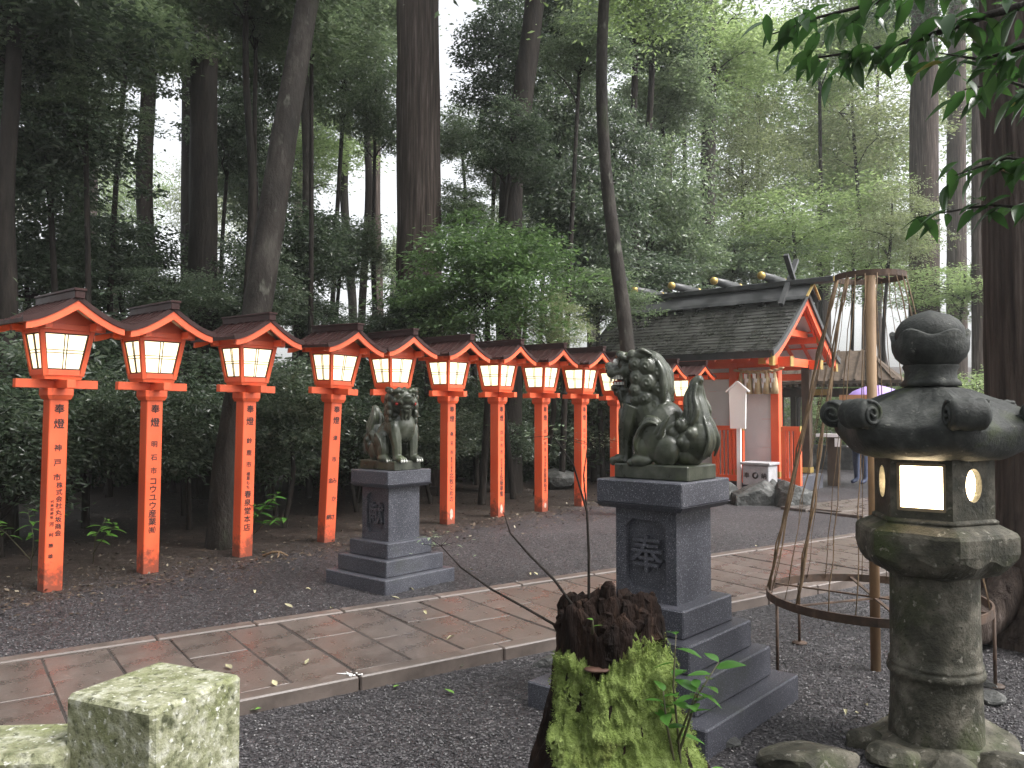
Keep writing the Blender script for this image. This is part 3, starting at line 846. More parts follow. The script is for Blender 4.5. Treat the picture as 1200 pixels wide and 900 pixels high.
    # mane: rows of snail curls round the face, smooth locks down the back
    curls = [(-.005, .03, .034), (-.012, -.03, .036), (-.005, -.085, .032), (-.06, .02, .04), (-.065, -.055, .042), (-.05, -.125, .036), (-.115, -.01, .04), (-.12, -.085, .04), (.012, .07, .025), (-.005, -.13, .026), (-.1, -.15, .034)]
    for s in (-1, 1):
        for (x, z, r) in curls:
            y = s * (.098 - .25 * max(0, -x - .06))
            H((x, y, z), (r * 1.12, r * .75, r * 1.12))
            # coil
            pts = []
            for k in range(15):
                a = k / 14 * 4.2 * math.pi; q = 1 - k / 15
                rr = r * (.95 * q)
                pts.append((x + math.cos(a) * rr, y + s * (r * .42 + r * .42 * (1 - q)), z + math.sin(a) * rr))
            h.tube(pts, [r * .11] * 15, 6)
        for k in range(5):
            soft_tube(h, [(-.03 - .02 * k, s * (.02 + .018 * k), .092 - .012 * k), (-.09 - .012 * k, s * (.03 + .018 * k), .07 - .02 * k), (-.14, s * (.03 + .017 * k), .0 - .03 * k), (-.165 + .01 * k, s * (.025 + .015 * k), -.08 - .03 * k)], [.014, .018, .018, .006], 7)
    piv = Vector((.14, 0, .425))
    Rm = Matrix.Rotation(R(head_turn), 3, 'Z')
    b.add([Rm @ Vector(p) + piv for p in h.v], h.f, True)
    me = b.mesh('lion_body', KOMA)
    ob = link('body', me)
    bm = ob.modifiers.new('r', 'REMESH'); bm.mode = 'VOXEL'; bm.voxel_size = 0.0034
    sm = ob.modifiers.new('s', 'SMOOTH'); sm.factor = 0.5; sm.iterations = 3
    bpy.context.view_layer.update()
    dg = bpy.context.evaluated_depsgraph_get()
    out = bpy.data.meshes.new_from_object(ob.evaluated_get(dg))
    bpy.data.objects.remove(ob)
    out.polygons.foreach_set('use_smooth', [True] * len(out.polygons))
    if not out.materials: out.materials.append(KOMA)
    return out, Rm, piv, jaw

EYEW = M('painted_white_eye', [(0.3, (0.6, 0.6, 0.55)), (0.7, (0.75, 0.75, 0.7))], bump=0)
REDP = M('painted_red_mouth', [(0.3, (0.4, 0.03, 0.025)), (0.7, (0.5, 0.05, 0.04))], bump=0)
def place_lion(loc, rz, closed, head_turn, label):
    root = empty('guardian_lion', loc, rz, label, 'statue', 'guardian lion statues on pedestals')
    root.scale = (.97, 1.1, 1.12) if not closed else (1.05, 1.12, 1.2)
    q = MB(); q.box((-.01, 0, .032), (.43, .26, .066), bev=.006); q.build('plinth', KOMA, root)
    me, Rm, piv, jaw = make_lion(closed, head_turn)
    body = link('body', me, None, root, loc=(0, 0, .052))
    off = Vector((0, 0, .052))
    def hp(p): return Rm @ Vector(p) + piv
    for s in (-1, 1):
        q = MB(); q.ell(hp((.108, s * .056, .045)), .015 if not closed else .0115); q.build('eye', EYEW if not closed else KOMA, body)
    if not closed:
        q = MB(); q.ell(hp((.1, 0, -.047)), (.042, .04, .012)); q.build('tongue', REDP, body)
        for s in (-1, 1):
            q = MB(); q.tube([hp((.136, s * .03, -.018)), hp((.14, s * .031, -.046))], [.008, .0025], 7); q.build('fang', EYEW, body)
            for k in range(4):
                q = MB(); q.box(hp((.12 - k * .016, s * (.046 + k * .006), -.024)), (.012, .01, .018)); q.build('tooth', EYEW, body)
                q = MB(); q.box(hp((.115 - k * .017, s * (.036 + k * .006), -.052)), (.012, .009, .014)); q.build('tooth', EYEW, body)
    else:
        for s in (-1, 1):
            q = MB(); q.tube([hp((.14, s * .04, -.02)), hp((.146, s * .042, .006))], [.008, .003], 7); q.build('fang', EYEW, body)
            q = MB(); q.ell(hp((.095, s * .07, -.018)), (.016, .008, .01)); q.build('mouth_corner', REDP, body)
            for t in (-1, 0, 1):
                q = MB(); q.ell((.25, s * .078 + t * .023, .014), (.01, .008, .011)); q.build('claw', EYEW, body)
                q = MB(); q.ell((.118, s * .115 + t * .02, .013), (.009, .007, .009)); q.build('claw', EYEW, body)
    return root
place_lion(PR + Vector((0, 0, zR)), R(139), False, 22, 'open-mouthed guardian lion with painted red tongue and upright tail, in profile on its pedestal')
place_lion(PL + Vector((0, 0, zL)), R(-41), True, -26, 'closed-mouthed guardian lion with white claws on the pedestal before the lantern row')
# ------------------------------------------------------------------ stone lantern
def noise3(p, f, seed=0.0):
    return 1.3 * mnoise.noise(Vector((p[0] * f * .55 + seed * 3.1, p[1] * f * .55 + seed * 1.7, p[2] * f * .55 - seed)))
def roughen(me, amp, f, seed=0.0):
    for v in me.vertices:
        n = v.normal
        v.co += n * (amp * noise3(v.co, f, seed) + amp * .5 * noise3(v.co, f * 2.7, seed + 3))
    me.update()
def rock_mesh(name, size, seed, mat, sub=3, cut=0.35):
    bm = bmesh.new(); bmesh.ops.create_icosphere(bm, subdivisions=sub, radius=1)
    rg = random.Random(seed)
    planes = [(Vector((rg.gauss(0, 1), rg.gauss(0, 1), rg.gauss(0, .8))).normalized(), rg.uniform(.55, .9)) for _ in range(14)]
    for v in bm.verts:
        p = v.co.copy()
        for n, d in planes:
            e = p.dot(n) - d
            if e > 0: p -= n * e * .92
        p *= 1 + .07 * noise3(p, 3.1, seed) + .035 * noise3(p, 8, seed)
        v.co = Vector((p.x * size[0], p.y * size[1], p.z * size[2]))
    me = bpy.data.meshes.new(name); bm.to_mesh(me); bm.free()
    me.materials.append(mat)
    return me

PALEFRAME = M('glow_toned_stone_frame', [(.3, (.2, .15, .09)), (.7, (.3, .23, .15))], scale=20)  # stone frame coloured pale and warm to carry the lamp's glow
SL = Vector((1.83, 3.58, 0))
def make_stone_lantern():
    root = empty('stone_lantern', SL, 0, 'mossy hexagonal stone lantern with scrolled roof corners and a lit square window', 'stone lantern')
    V0 = R(-99)            # one corner of the hexagon points this way
    hexr = lambda r, a: r * math.cos(R(30)) / math.cos((a - V0) % R(60) - R(30))
    # rough foot stones
    me = rock_mesh('base_stone', (.36, .34, .13), 4, MOSSY, 4); link('base_stone', me, None, root, loc=(0, 0, .01))
    for k, (x, y, s) in enumerate(((-.24, -.16, .13), (-.1, -.3, .12), (.16, -.27, .14), (-.3, .02, .1), (.02, .3, .12))):
        link('base_stone', rock_mesh('base_stone', (s, s * .9, s * .6), 20 + k, MOSSY, 3), None, root, loc=(x, y, .02), rot=(0, 0, k))
    # shaft with a raised ring
    prof = [(.19, .02), (.187, .1), (.182, .2), (.18, .315), (.19, .32), (.195, .335), (.19, .35), (.183, .355), (.187, .362), (.187, .372), (.18, .378), (.178, .5), (.176, .65), (.176, .76), (.19, .78)]
    pf = []
    for (r0, z0), (r1, z1) in zip(prof, prof[1:]):
        n = max(1, int((z1 - z0) / .03))
        pf += [(r0 + (r1 - r0) * k / n, z0 + (z1 - z0) * k / n) for k in range(n)]
    pf.append(prof[-1])
    q = MB(); q.lathe(pf, 48, fn=lambda r, z, a, i: (r * (1 + .012 * noise3((math.cos(a), math.sin(a), z * 3), 2.5) + .006 * noise3((math.cos(a), math.sin(a), z * 3), 9)), z))
    q.build('shaft', MOSSY, root)
    # hexagonal platform with undulating lower lip
    P = [(.185, .745), (.25, .765), (.30, .80), (.325, .83), (.33, .865), (.33, .93), (.322, .945), (.30, .955), (.235, .985)]
    q = MB(); q.lathe(P, 72, fn=lambda r, z, a, i: (hexr(r, a) * (1 + .012 * noise3((math.cos(a) * 2, math.sin(a) * 2, z * 6), 4)), z + (.012 * math.cos(12 * (a - V0)) if i in (2, 3) else 0) + .004 * noise3((math.cos(a), math.sin(a), 0), 7)), smooth=False)
    q.build('platform', MOSSY, root)
    # firebox: six walls, square opening and round openings
    r, z0, z1 = .238, .975, 1.315
    ap = r * math.cos(R(30)); hw = r / 2
    for k in range(6):
        a = V0 - R(30) + k * R(60)
        q = MB()
        if k in (0, 3):
            inn = octo(.082, .086, .004); zc = 1.125
            holed_panel(q, ap - .03, ap, hw, .165, 1.14, [(y, z - .01) for y, z in octo(.094, .1, .004)])
        else:
            inn = [(.045 * math.cos(t * math.pi / 10), .07 * math.sin(t * math.pi / 10)) for t in range(20)]
            holed_panel(q, ap - .03, ap, hw, .165, 1.14, inn)
        w = q.build('firebox_wall', MOSSY, root, rot=(0, 0, a))
        if k in (0, 3):
            q = MB()
            for s in (-1, 1):
                q.box((ap - .012, s * .088, 1.13), (.014, .012, .188)); q.box((ap - .012, 0, 1.13 + s * .094), (.0135, .19, .014))
            q.build('window_frame', PALEFRAME, w)
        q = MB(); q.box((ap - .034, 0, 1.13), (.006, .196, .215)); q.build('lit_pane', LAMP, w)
    q = MB(); q.lathe([(.255, 1.0), (.255, 1.012), (.24, 1.02)], 72, fn=lambda r_, z, a, i: (hexr(r_, a), z - .022)); q.build('firebox_sill', MOSSY, root)
    # roof: domed, flaring to six corners
    def zroof(t, cn):      # t 0 centre..1 edge ; cn 1 at corners
        return 1.575 - .20 * t ** 1.6 + .055 * cn * t ** 4
    prof = []
    N = 16
    verts, faces = [], []
    na = 72
    for i in range(N + 1):
        t = .2 + .8 * i / N
        for k in range(na):
            a = 2 * math.pi * k / na + V0
            e = abs(((a - V0) / R(60)) % 1 - .5) * 2           # 1 at corner, 0 mid side
            rr = hexr(.425 * t, a) * (1 - .05 * t * (1 - e))
            verts.append((rr * math.cos(a), rr * math.sin(a), zroof(t, e ** 2) + .006 * math.cos(6 * 5 * (a - V0)) * (t > .35) * (1 - abs(t - .6)) + .004 * noise3((rr * math.cos(a), rr * math.sin(a), 0), 20)))
    for (t, dz) in ((.99, -.03), (.96, -.075), (.86, -.115), (.7, -.14), (.55, -.155)):
        for k in range(na):
            a = 2 * math.pi * k / na + V0
            e = abs(((a - V0) / R(60)) % 1 - .5) * 2
            rr = hexr(.425 * t, a) * (1 - .05 * (1 - e))
            zz = zroof(1, e ** 2) + dz - .055 * e ** 2 * (1 - t) * 2
            verts.append((rr * math.cos(a), rr * math.sin(a), max(zz, 1.245)))
    rows = N + 1 + 5
    for i in range(rows - 1):
        for k in range(na):
            faces.append((i * na + k, i * na + (k + 1) % na, (i + 1) * na + (k + 1) % na, (i + 1) * na + k))
    faces.append(tuple(range(na))); faces.append(tuple((rows - 1) * na + k for k in range(na)))
    q = MB(); q.add(verts, faces, True); rf = q.build('roof', DARKSTONE, root)
    # rolled corner scrolls
    sc = MB()
    for w_, rr in ((.068, .058), (.05, .064), (-.05, .064), (-.068, .058)): pass
    prof = [(.0, -.07), (.05, -.07), (.06, -.062), (.064, -.05), (.060, -.03), (.066, -.012), (.066, .012), (.060, .03), (.064, .05), (.06, .062), (.05, .07), (.0, .07)]
    sc.lathe(prof, 24, cap=False)
    for s in (-1, 1):
        pts = []
        for k in range(26):
            a = k / 25 * 3.6 * math.pi + 1.2; r_ = .054 * (1 - k / 27)
            pts.append((math.cos(a) * r_, math.sin(a) * r_, s * (.068 + .006 * k / 25)))
        sc.tube(pts, [.0085] * 26, 6)
    sc.box((-.07, -.035, 0), (.12, .06, .13), rot=(0, 0, .35))
    sme = sc.mesh('scroll', DARKSTONE)
    for k in range(6):
        a = V0 + k * R(60)
        o = link('scroll', sme, None, rf)
        # lathe axis z -> tangent direction; local x -> outward, local y -> up
        Mx = Matrix(((math.cos(a), 0, math.sin(a)), (math.sin(a), 0, -math.cos(a)), (0, 1, 0)))
        o.matrix_local = Matrix.Translation((math.cos(a) * .40, math.sin(a) * .40, 1.435)) @ Mx.to_4x4()
    # neck, lotus cup and jewel
    q = MB(); q.lathe([(.13, 1.555), (.125, 1.575), (.105, 1.585), (.103, 1.615), (.12, 1.64), (.11, 1.648)], 36, fn=lambda r_, z, a, i: (hexr(r_, a) * .97 if i in (0, 1, 4) else r_, z)); q.build('neck', DARKSTONE, root)
    def cup(r_, z, a, i):
        rim = i >= 6
        wv = .018 * (math.cos(5 * a + .5) + .5 * math.cos(3 * a)) if rim else 0
        return (r_ * (1 + (.05 * math.cos(5 * a + .5) if rim else 0)), z + wv)
    q = MB(); q.lathe([(.085, 1.64), (.115, 1.655), (.14, 1.68), (.152, 1.71), (.155, 1.735), (.155, 1.755), (.158, 1.775), (.15, 1.782), (.128, 1.772)], 48, fn=cup); q.build('lotus_cup', DARKSTONE, root)
    q = MB(); q.lathe([(.13, 1.74), (.14, 1.775), (.134, 1.81), (.113, 1.842), (.08, 1.864), (.042, 1.877), (.014, 1.886), (.001, 1.889)], 36); q.build('jewel', DARKSTONE, root)
make_stone_lantern()

# ------------------------------------------------------------------ round iron plant frame
TF = Vector((2.03, 4.62, 0))
def ring(b, r, z, w, h, n=48, c=(0, 0)):
    vs, fs = [], []
    for k in range(n):
        a = 2 * math.pi * k / n
        for (dr, dz) in ((-w / 2, -h / 2), (w / 2, -h / 2), (w / 2, h / 2), (-w / 2, h / 2)):
            vs.append((c[0] + (r + dr) * math.cos(a), c[1] + (r + dr) * math.sin(a), z + dz))
    for k in range(n):
        j = (k + 1) % n
        for e in range(4):
            fs.append((k * 4 + e, j * 4 + e, j * 4 + (e + 1) % 4, k * 4 + (e + 1) % 4))
    b.add(vs, fs)
def make_frame():
    root = empty('plant_frame', TF, 0, 'rusty round iron plant frame with central pole and dry climbing stems', 'plant frame')
    q = MB(); q.tube([(0, 0, -.1), (0, 0, 2.24)], .027, 14); q.build('pole', POLE, root)
    q = MB(); ring(q, .575, .40, .012, .045); q.build('lower_ring', RUST, root)
    for k in range(3):
        a = R(20) + k * R(60)
        q = MB(); q.bar((-.57 * math.cos(a), -.57 * math.sin(a), .40 + .003 * k), (.57 * math.cos(a), .57 * math.sin(a), .40 + .003 * k), .018, .008); q.build('spoke', RUST, root)
    for k in range(5):
        a = R(187) + k * R(72)
        q = MB(); x, y = .575 * math.cos(a), .575 * math.sin(a)
        q.tube([(x, y, -.03), (x, y, .39)], .009, 8); q.lathe([(.045, 0), (.045, .008), (.01, .012)], 16, c=(x, y, .004)); q.build('leg', RUST, root)
    q = MB(); ring(q, .185, 2.205, .008, .032, 32)
    for k in range(4):
        a = k * R(45); q.bar((-.185 * math.cos(a), -.185 * math.sin(a), 2.215 + .002 * k), (.185 * math.cos(a), .185 * math.sin(a), 2.215 + .002 * k), .014, .006)
    q.build('upper_ring', RUST, root)
    rg = random.Random(6)
    for k in range(22):
        a = k * 2 * math.pi / 22 + rg.uniform(-.06, .06) + .2
        n = 14; pts = []; rad = []
        thick = .008 if k in (9, 12) else rg.choice((.002, .0026, .0032))
        for i in range(n):
            t = i / (n - 1)
            r = .57 + (.185 - .57) * t; z = .40 + 1.8 * t
            pts.append((r * math.cos(a) + rg.gauss(0, .004), r * math.sin(a) + rg.gauss(0, .004), z)); rad.append(thick * rg.uniform(.8, 1.25))
        q = MB(); q.tube(pts, rad, 6); st = q.build('climbing_stem', VINE, root)
        if k in (9, 12):     # a second stem twining round it
            pts = [(p[0] + .016 * math.cos(i * 1.5), p[1] + .016 * math.sin(i * 1.5), p[2]) for i, p in enumerate(pts)]
            q = MB(); q.tube(pts, [.005] * n, 6); q.build('climbing_stem', VINE, root)
make_frame()

# ------------------------------------------------------------------ tree stump with moss, seedlings and twigs
ST = Vector((.325, 2.78, 0))
def stump_r(a, z):
    t = min(max(z / .78, 0), 1)
    base = .168 + .25 * (1 - t) ** 2.0
    lobes = 1 + .14 * (1 - t) * math.cos(3 * a + .9) + .05 * math.cos(5 * a + 1.0) + .03 * math.cos(11 * a + 3 * z)
    return base * lobes * (1 + .03 * noise3((math.cos(a), math.sin(a), z * 2), 6))
def stump_top(a):
    return .77 + .03 * math.sin(2 * a + 1.2) + .02 * math.sin(7 * a) + .012 * math.sin(15 * a + 1)
def make_stump():
    root = empty('tree_stump', ST, 0, 'rotten tree stump coated in bright green moss, with a jagged dark top', 'tree stump')
    b = MB(); n = 120; rows = 44
    vs, fs = [], []
    for i in range(rows + 1):
        for k in range(n):
            a = 2 * math.pi * k / n
            z = -.05 + (stump_top(a) + .05) * i / rows
            r = stump_r(a, z) * (1 + .03 * math.sin(23 * a + 4 * math.sin(z * 9)) + .018 * math.sin(41 * a + 2 * math.sin(z * 15)) + .02 * noise3((a * 3, z * 14, 0), 2.1))
            vs.append((r * math.cos(a), r * math.sin(a), z))
    for j, f in enumerate((.86, .66, .42, .2)):
        for k in range(n):
            a = 2 * math.pi * k / n
            r = stump_r(a, .78) * f
            vs.append((r * math.cos(a), r * math.sin(a), stump_top(a) + (.0, .02, .03, .03)[j] - .02 + .02 * math.sin(9 * a + j * 2) + .012 * math.sin(17 * a + j)))
    rr = rows + 5
    for i in range(rr - 1):
        for k in range(n):
            fs.append((i * n + k, i * n + (k + 1) % n, (i + 1) * n + (k + 1) % n, (i + 1) * n + k))
    fs.append(tuple((rr - 1) * n + k for k in range(n)))
    b.add(vs, fs, True); b.build('wood', WOODROT, root)
    # broken plates and splinters of wood standing on the rim
    rg = random.Random(12)
    sp = MB()
    def plate(a, f, z0, z1, w):
        r = stump_r(a, .78) * f
        p = Vector((r * math.cos(a), r * math.sin(a), z0)); h = z1 - z0
        pts = [p + Vector((rg.gauss(0, .005), rg.gauss(0, .005), h * t)) for t in (0, .35, .7, .92, 1)]
        sp.tube(pts, [w, w * rg.uniform(.9, 1.1), w * rg.uniform(.75, 1), w * rg.uniform(.5, .8), w * rg.uniform(.15, .4)], 6, wob=.3, rng=rg, flat=rg.uniform(.45, .8), smooth=False)
    for k in range(230):
        a = rg.uniform(0, 6.28); z = stump_top(a)
        plate(a, rg.uniform(.35, 1.0), z - rg.uniform(.05, .14), z + rg.uniform(-.03, .02), rg.uniform(.01, .028))
    for (a, f, z1, w) in ((-98, .3, .885, .034), (-90, .35, .875, .028), (-80, .45, .84, .035), (-112, .5, .835, .03), (-60, .6, .825, .035), (-130, .75, .82, .03), (-40, .8, .80, .03), (-150, .85, .815, .026), (-100, .75, .80, .035), (-75, .8, .80, .03), (90, .4, .84, .04), (20, .6, .82, .035), (160, .6, .83, .03)):
        plate(R(a), f, .66, z1, w)
    o = sp.build('splintered_rim', WOODROT, root); o['kind'] = 'stuff'
    # moss coat over front and right, with a ragged edge; bark stays bare on the left below
    def mtop(a):
        g = math.degrees(a)
        z = .675 + .03 * math.sin(2.2 * a + 3.4) + .02 + .03 * noise3((a * 3, 1, 2), 3.1) + .022 * noise3((a * 9, 4, 1), 3.3) + .014 * noise3((a * 30, 4, 1), 3.3)
        if -118 < g < -92: z -= .06 * min(1, (g + 118) / 7, (-92 - g) / 7)        # bare hollow with the fungus
        return z
    def mleft(z): return R(-132 - 40 * min(max(z / .7, 0), 1) ** 2.5) + .05 * math.sin(z * 40) + .03 * math.sin(z * 95)
    a1 = R(-12)
    na, nz = 190, 130
    vs, fs = [], []
    def mr(a, z, edge):
        return stump_r(a, z) * (1 + .02 * noise3((a * 3, z * 14, 0), 2.1)) + .002 + edge * (.017 + .016 * noise3((a * 1.6, z * 6, 1), 3.3) + .011 * noise3((a * 4.5, z * 16, 2), 3.3) + .006 * noise3((a * 14, z * 45, 3), 3.3)) - (1 - edge) * .016
    for i in range(nz + 1):
        for k in range(na + 1):
            z = -.04 + .74 * i / nz
            a0 = mleft(z); a = a0 + (a1 - a0) * k / na
            z = -.04 + (mtop(a) + .04) * i / nz
            r = mr(a, z, min(k / 8, (na - k) / 8, (nz - i) / 7, 1))
            vs.append((r * math.cos(a), r * math.sin(a), z))
    for i in range(nz):
        for k in range(na):
            fs.append((i * (na + 1) + k, i * (na + 1) + k + 1, (i + 1) * (na + 1) + k + 1, (i + 1) * (na + 1) + k))
    b = MB(); b.add(vs, fs, True); b.build('moss', MOSS, root)
    r2 = np.random.default_rng(3)
    N = 30000
    t = r2.random(N); s_ = r2.random(N)
    P = np.zeros((N, 3)); Nn = np.zeros((N, 3))
    for i in range(N):
        a0 = mleft(-.02 + .7 * t[i]); a = a0 + .03 + (a1 - a0 - .06) * s_[i]
        z = -.02 + mtop(a) * t[i]
        r = mr(a, z, 1) - .003
        P[i] = (r * math.cos(a), r * math.sin(a), z); Nn[i] = (math.cos(a), math.sin(a), .35)
    dirs = Nn + r2.normal(0, .5, (N, 3)); dirs /= np.linalg.norm(dirs, axis=1)[:, None]
    side = np.cross(dirs, r2.normal(0, 1, (N, 3))); side /= np.linalg.norm(side, axis=1)[:, None]
    ln = r2.uniform(.004, .010, N)[:, None]; w = .0018
    V = np.stack([P - side * w, P + side * w, P + dirs * ln], 1).reshape(-1, 3)
    o = link('moss_tufts', np_mesh('moss_tufts', V, np.arange(N * 3), 3, leaf_mat('moss_blade', (.08, .115, .028), (.18, .24, .065), (.31, .39, .14), rough=.9, trans=.2, spec=.1)), None, root); o['kind'] = 'stuff'
    # bracket fungus ledge
    q = MB(); q.lathe([(.0, -.008), (.03, -.005), (.036, 0), (.03, .003), (0, .005)], 20, c=(-.055, -.168, .635), fn=lambda r, z, a, i: (r * (1 + .25 * math.cos(2 * a)), z)); q.build('bracket_fungus', M('fungus', [(.3, (.05, .022, .016)), (.7, (.11, .055, .036))], scale=20), root)
    # low mossy heap at the right foot
    me = rock_mesh('moss_heap', (.2, .16, .13), 33, MOSS, 4); link('moss_heap', me, None, root, loc=(.36, -.1, .03))
make_stump()

def leaf_mesh(name, L, W, mat, bend=.18, fold=.12, n=5):
    """one real leaf: pointed blade folded along the midrib"""
    vs, fs = [], []
    for i in range(n + 1):
        t = i / n
        w = W * (math.sin(math.pi * t ** .8)) * .5 if 0 < i < n else 0.0006
        z = -bend * L * t * t
        vs += [(L * t, -w, z + fold * w * 2), (L * t, 0, z), (L * t, w, z + fold * w * 2)]
    for i in range(n):
        for k in (0, 1): fs.append((i * 3 + k, (i + 1) * 3 + k, (i + 1) * 3 + k + 1, i * 3 + k + 1))
    b = MB(); b.add(vs, fs, True)
    return b.mesh(name, mat, fixn=False)

GLOSSY = leaf_mat('glossy_leaf', (.035, .10, .02), (.06, .16, .03), (.12, .26, .06), rough=.22, trans=.3)
YOUNG = leaf_mat('young_leaf', (.08, .2, .03), (.13, .3, .05), (.22, .4, .1), rough=.3, trans=.35)
OVERH = leaf_mat('overhanging_leaf', (.018, .045, .014), (.028, .07, .02), (.055, .12, .03), rough=.2, trans=.35)
STEM = M('green_brown_stem', [(.3, (.05, .05, .025)), (.7, (.1, .085, .045))], scale=20)
rgp = random.Random(31)
def put_leaf(me, parent, p, d, roll=0.0, s=1.0, name='leaf'):
    """leaf at p pointing along d"""
    d = Vector(d).normalized()
    x = d; y = Vector((0, 0, 1)).cross(x)
    y = y.normalized() if y.length > .01 else Vector((0, 1, 0)); z = x.cross(y)
    Mx = Matrix((x, y, z)).transposed() @ Matrix.Rotation(roll, 3, 'X')
    o = link(name, me, None, parent)
    o.matrix_local = Matrix.Translation(p) @ Mx.to_4x4() @ Matrix.Scale(s, 4)
    return o

def seedling(loc, stems, me, label, name='seedling', nleaf=8, mat=STEM, spread=.5):
    root = empty(name, loc, 0, label, 'plant')
    for pts in stems:
        q = MB(); q.tube(pts, [.005] + [.0035] * (len(pts) - 2) + [.0015], 6); st = q.build('stem', mat, root)
        P = [Vector(p) for p in pts]
        for k in range(nleaf):
            t = .45 + .55 * k / (nleaf - 1) if nleaf > 1 else 1
            f = t * (len(P) - 1); i = min(int(f), len(P) - 2); p = P[i].lerp(P[i + 1], f - i)
            a = k * 2.4 + rgp.uniform(-.3, .3)
            put_leaf(me, st, p, (math.cos(a), math.sin(a), rgp.uniform(-.15, spread)), rgp.uniform(-.4, .4), rgp.uniform(.7, 1.15))
    return root
lf = leaf_mesh('leaf', .085, .04, GLOSSY)
sp = at(800, 800, 2.62); 
seedling((sp.x - .02, 2.62, 0.0), [[(0, 0, 0), (.01, -.01, .35), (-.01, 0, .58), (0, 0, .74)], [(0, 0, .35), (.06, -.03, .56), (.13, -.02, .66)], [(0, 0, .3), (-.04, -.04, .48), (-.05, -.05, .58)], [(0, 0, .4), (.03, -.05, .52), (.05, -.08, .6)]], lf,
         'glossy broad-leaved evergreen seedling between the mossy stump and the granite steps', nleaf=7)
ly = leaf_mesh('leaf', .06, .03, YOUNG)
seedling((ST.x + .33, ST.y - .12, 0.0), [[(0, 0, 0), (.01, -.02, .2), (.02, -.05, .32)]], ly, 'small pale green seedling at the right foot of the mossy stump', nleaf=5)
seedling((ST.x - .07, ST.y - .15, .74), [[(0, 0, 0), (0, -.02, .03), (0, -.026, .05)]], leaf_mesh('leaf', .036, .014, YOUNG), 'tiny two-leaved sprout growing on the rotten stump top', nleaf=2)
# bare twigs rising from the stump
for (pts, lab) in (([(760, 0), (690, 700, 2.75), (690, 650, 2.75), (688, 600, 2.78), (672, 545, 2.8), (648, 510, 2.82)], 'thin bare stem rising upright from the rotten stump'),
                   ([(0, 0), (655, 735, 2.75), (615, 712, 2.78), (575, 690, 2.82), (540, 665, 2.86), (517, 640, 2.9)], 'bare branching twig reaching out sideways from the stump over the path'),
                   ([(0, 0), (670, 708, 2.75), (650, 680, 2.8), (620, 650, 2.85), (598, 625, 2.9), (590, 600, 2.92)], 'slim bare twig leaning from the stump top')):
    P = [at(*p) for p in pts[1:]]
    P = [Vector((ST.x + (P[0].x - ST.x) * .8, ST.y - .02, .72))] + P
    o0 = empty('bare_twig', P[0], 0, lab, 'twig')
    q = MB(); q.tube([p - P[0] for p in P], [.0055, .005, .0045, .004, .003, .0015], 6); q.build('stem', BARK_DARK, o0)
    sml = leaf_mesh('leaf', .02, .009, leaf_mat('pale_small_leaf', (.12, .17, .1), (.2, .26, .17), (.33, .38, .28)))
    if 'sideways' in lab or 'upright' in lab:
        for k in range(26):
            a = rgp.uniform(0, 6.28); base = P[-1] - P[0] + Vector((rgp.gauss(0, .05), rgp.gauss(0, .05), rgp.gauss(0.01, .022)))
            put_leaf(sml, o0, base, (math.cos(a), math.sin(a), rgp.uniform(-.2, .3)), 0, rgp.uniform(.7, 1.3))
        for k in range(5):
            q = MB(); q.tube([P[-1] - P[0], P[-1] - P[0] + Vector((rgp.gauss(0, .07), rgp.gauss(0, .05), rgp.gauss(.01, .02)))], [.0012, .0006], 5); q.build('twiglet', BARK_DARK, o0)

# ------------------------------------------------------------------ lichened stone fence post with rail
FP = Vector((-.572, 1.335, 0))
root = empty('stone_fence_post', FP, R(-24), 'square granite fence post top blotched with green and white lichen', 'fence post')
q = MB(); q.box((0, 0, .48), (.186, .186, 1.06), bev=.007)
o = q.build('shaft', LICHEN, root)
rail = empty('stone_fence_rail', (FP.x - .62, FP.y - .06, .80), R(4), 'lichen covered stone rail running into the fence post', 'fence rail')
q = MB(); q.box((0, 0, .05), (1.02, .14, .17), bev=.012); q.build('beam', LICHEN, rail)
q = MB(); q.box((-.42, 0, -.42), (.13, .13, .78), bev=.008); q.build('support', LICHEN, rail)

# white hose, loose stones, fallen leaves
q = MB(); q.tube(curve([Vector((x, y, .012)) for x, y in ((2.0, 3.52), (2.08, 3.48), (2.14, 3.47), (2.22, 3.49), (2.32, 3.55), (2.6, 3.7), (3.0, 3.6), (3.3, 3.3))], 6), .011, 8)
tag(q.build('hose', WHITE), 'white water hose lying on the gravel by the stone lantern', 'hose')
def ground_at(px, py): 
    d = EYE * 960 / (py - 481); return Vector((gx(px, d), d, 0))
for k, (px, py, s, lab) in enumerate(((945, 893, .16, 'low mossy flat stone in front of the stone lantern'), (1153, 818, .075, 'small dark block of stone behind the stone lantern foot'),
                                      (1148, 800, .05, 'rounded grey pebble behind the stone lantern foot'), (850, 868, .05, 'broken grey stone lying by the granite steps'),
                                      (640, 776, .07, 'flat pale paver edge beside the mossy stump'))):
    p = ground_at(px, py)
    me = rock_mesh('loose_stone', (s * 1.4, s, s * .5), 60 + k, MOSSY if k == 0 else ROCK)
    tag(link('loose_stone', me, None, None, loc=p + Vector((0, 0, s * .2)), rot=(0, 0, k)), lab, 'stone')
flm = [leaf_mesh('fallen_leaf', .06, .026, SOIL_LEAF, bend=-.25, fold=.3), leaf_mesh('fallen_leaf', .05, .02, SOIL_LEAF, bend=.2, fold=.5)]
flg = leaf_mesh('fallen_leaf', .07, .03, LEAF_FRESH, bend=-.15, fold=.25)
spots = [(103, 755), (300, 692), (345, 712), (389, 713), (470, 702), (497, 714), (360, 775), (533, 743), (555, 668), (620, 672), (630, 674), (480, 690), (640, 656), (820, 705), (885, 640), (985, 830), (1003, 835), (1012, 826), (1190, 757), (360, 690), (327, 800), (215, 660), (240, 655), (308, 648), (275, 780)]
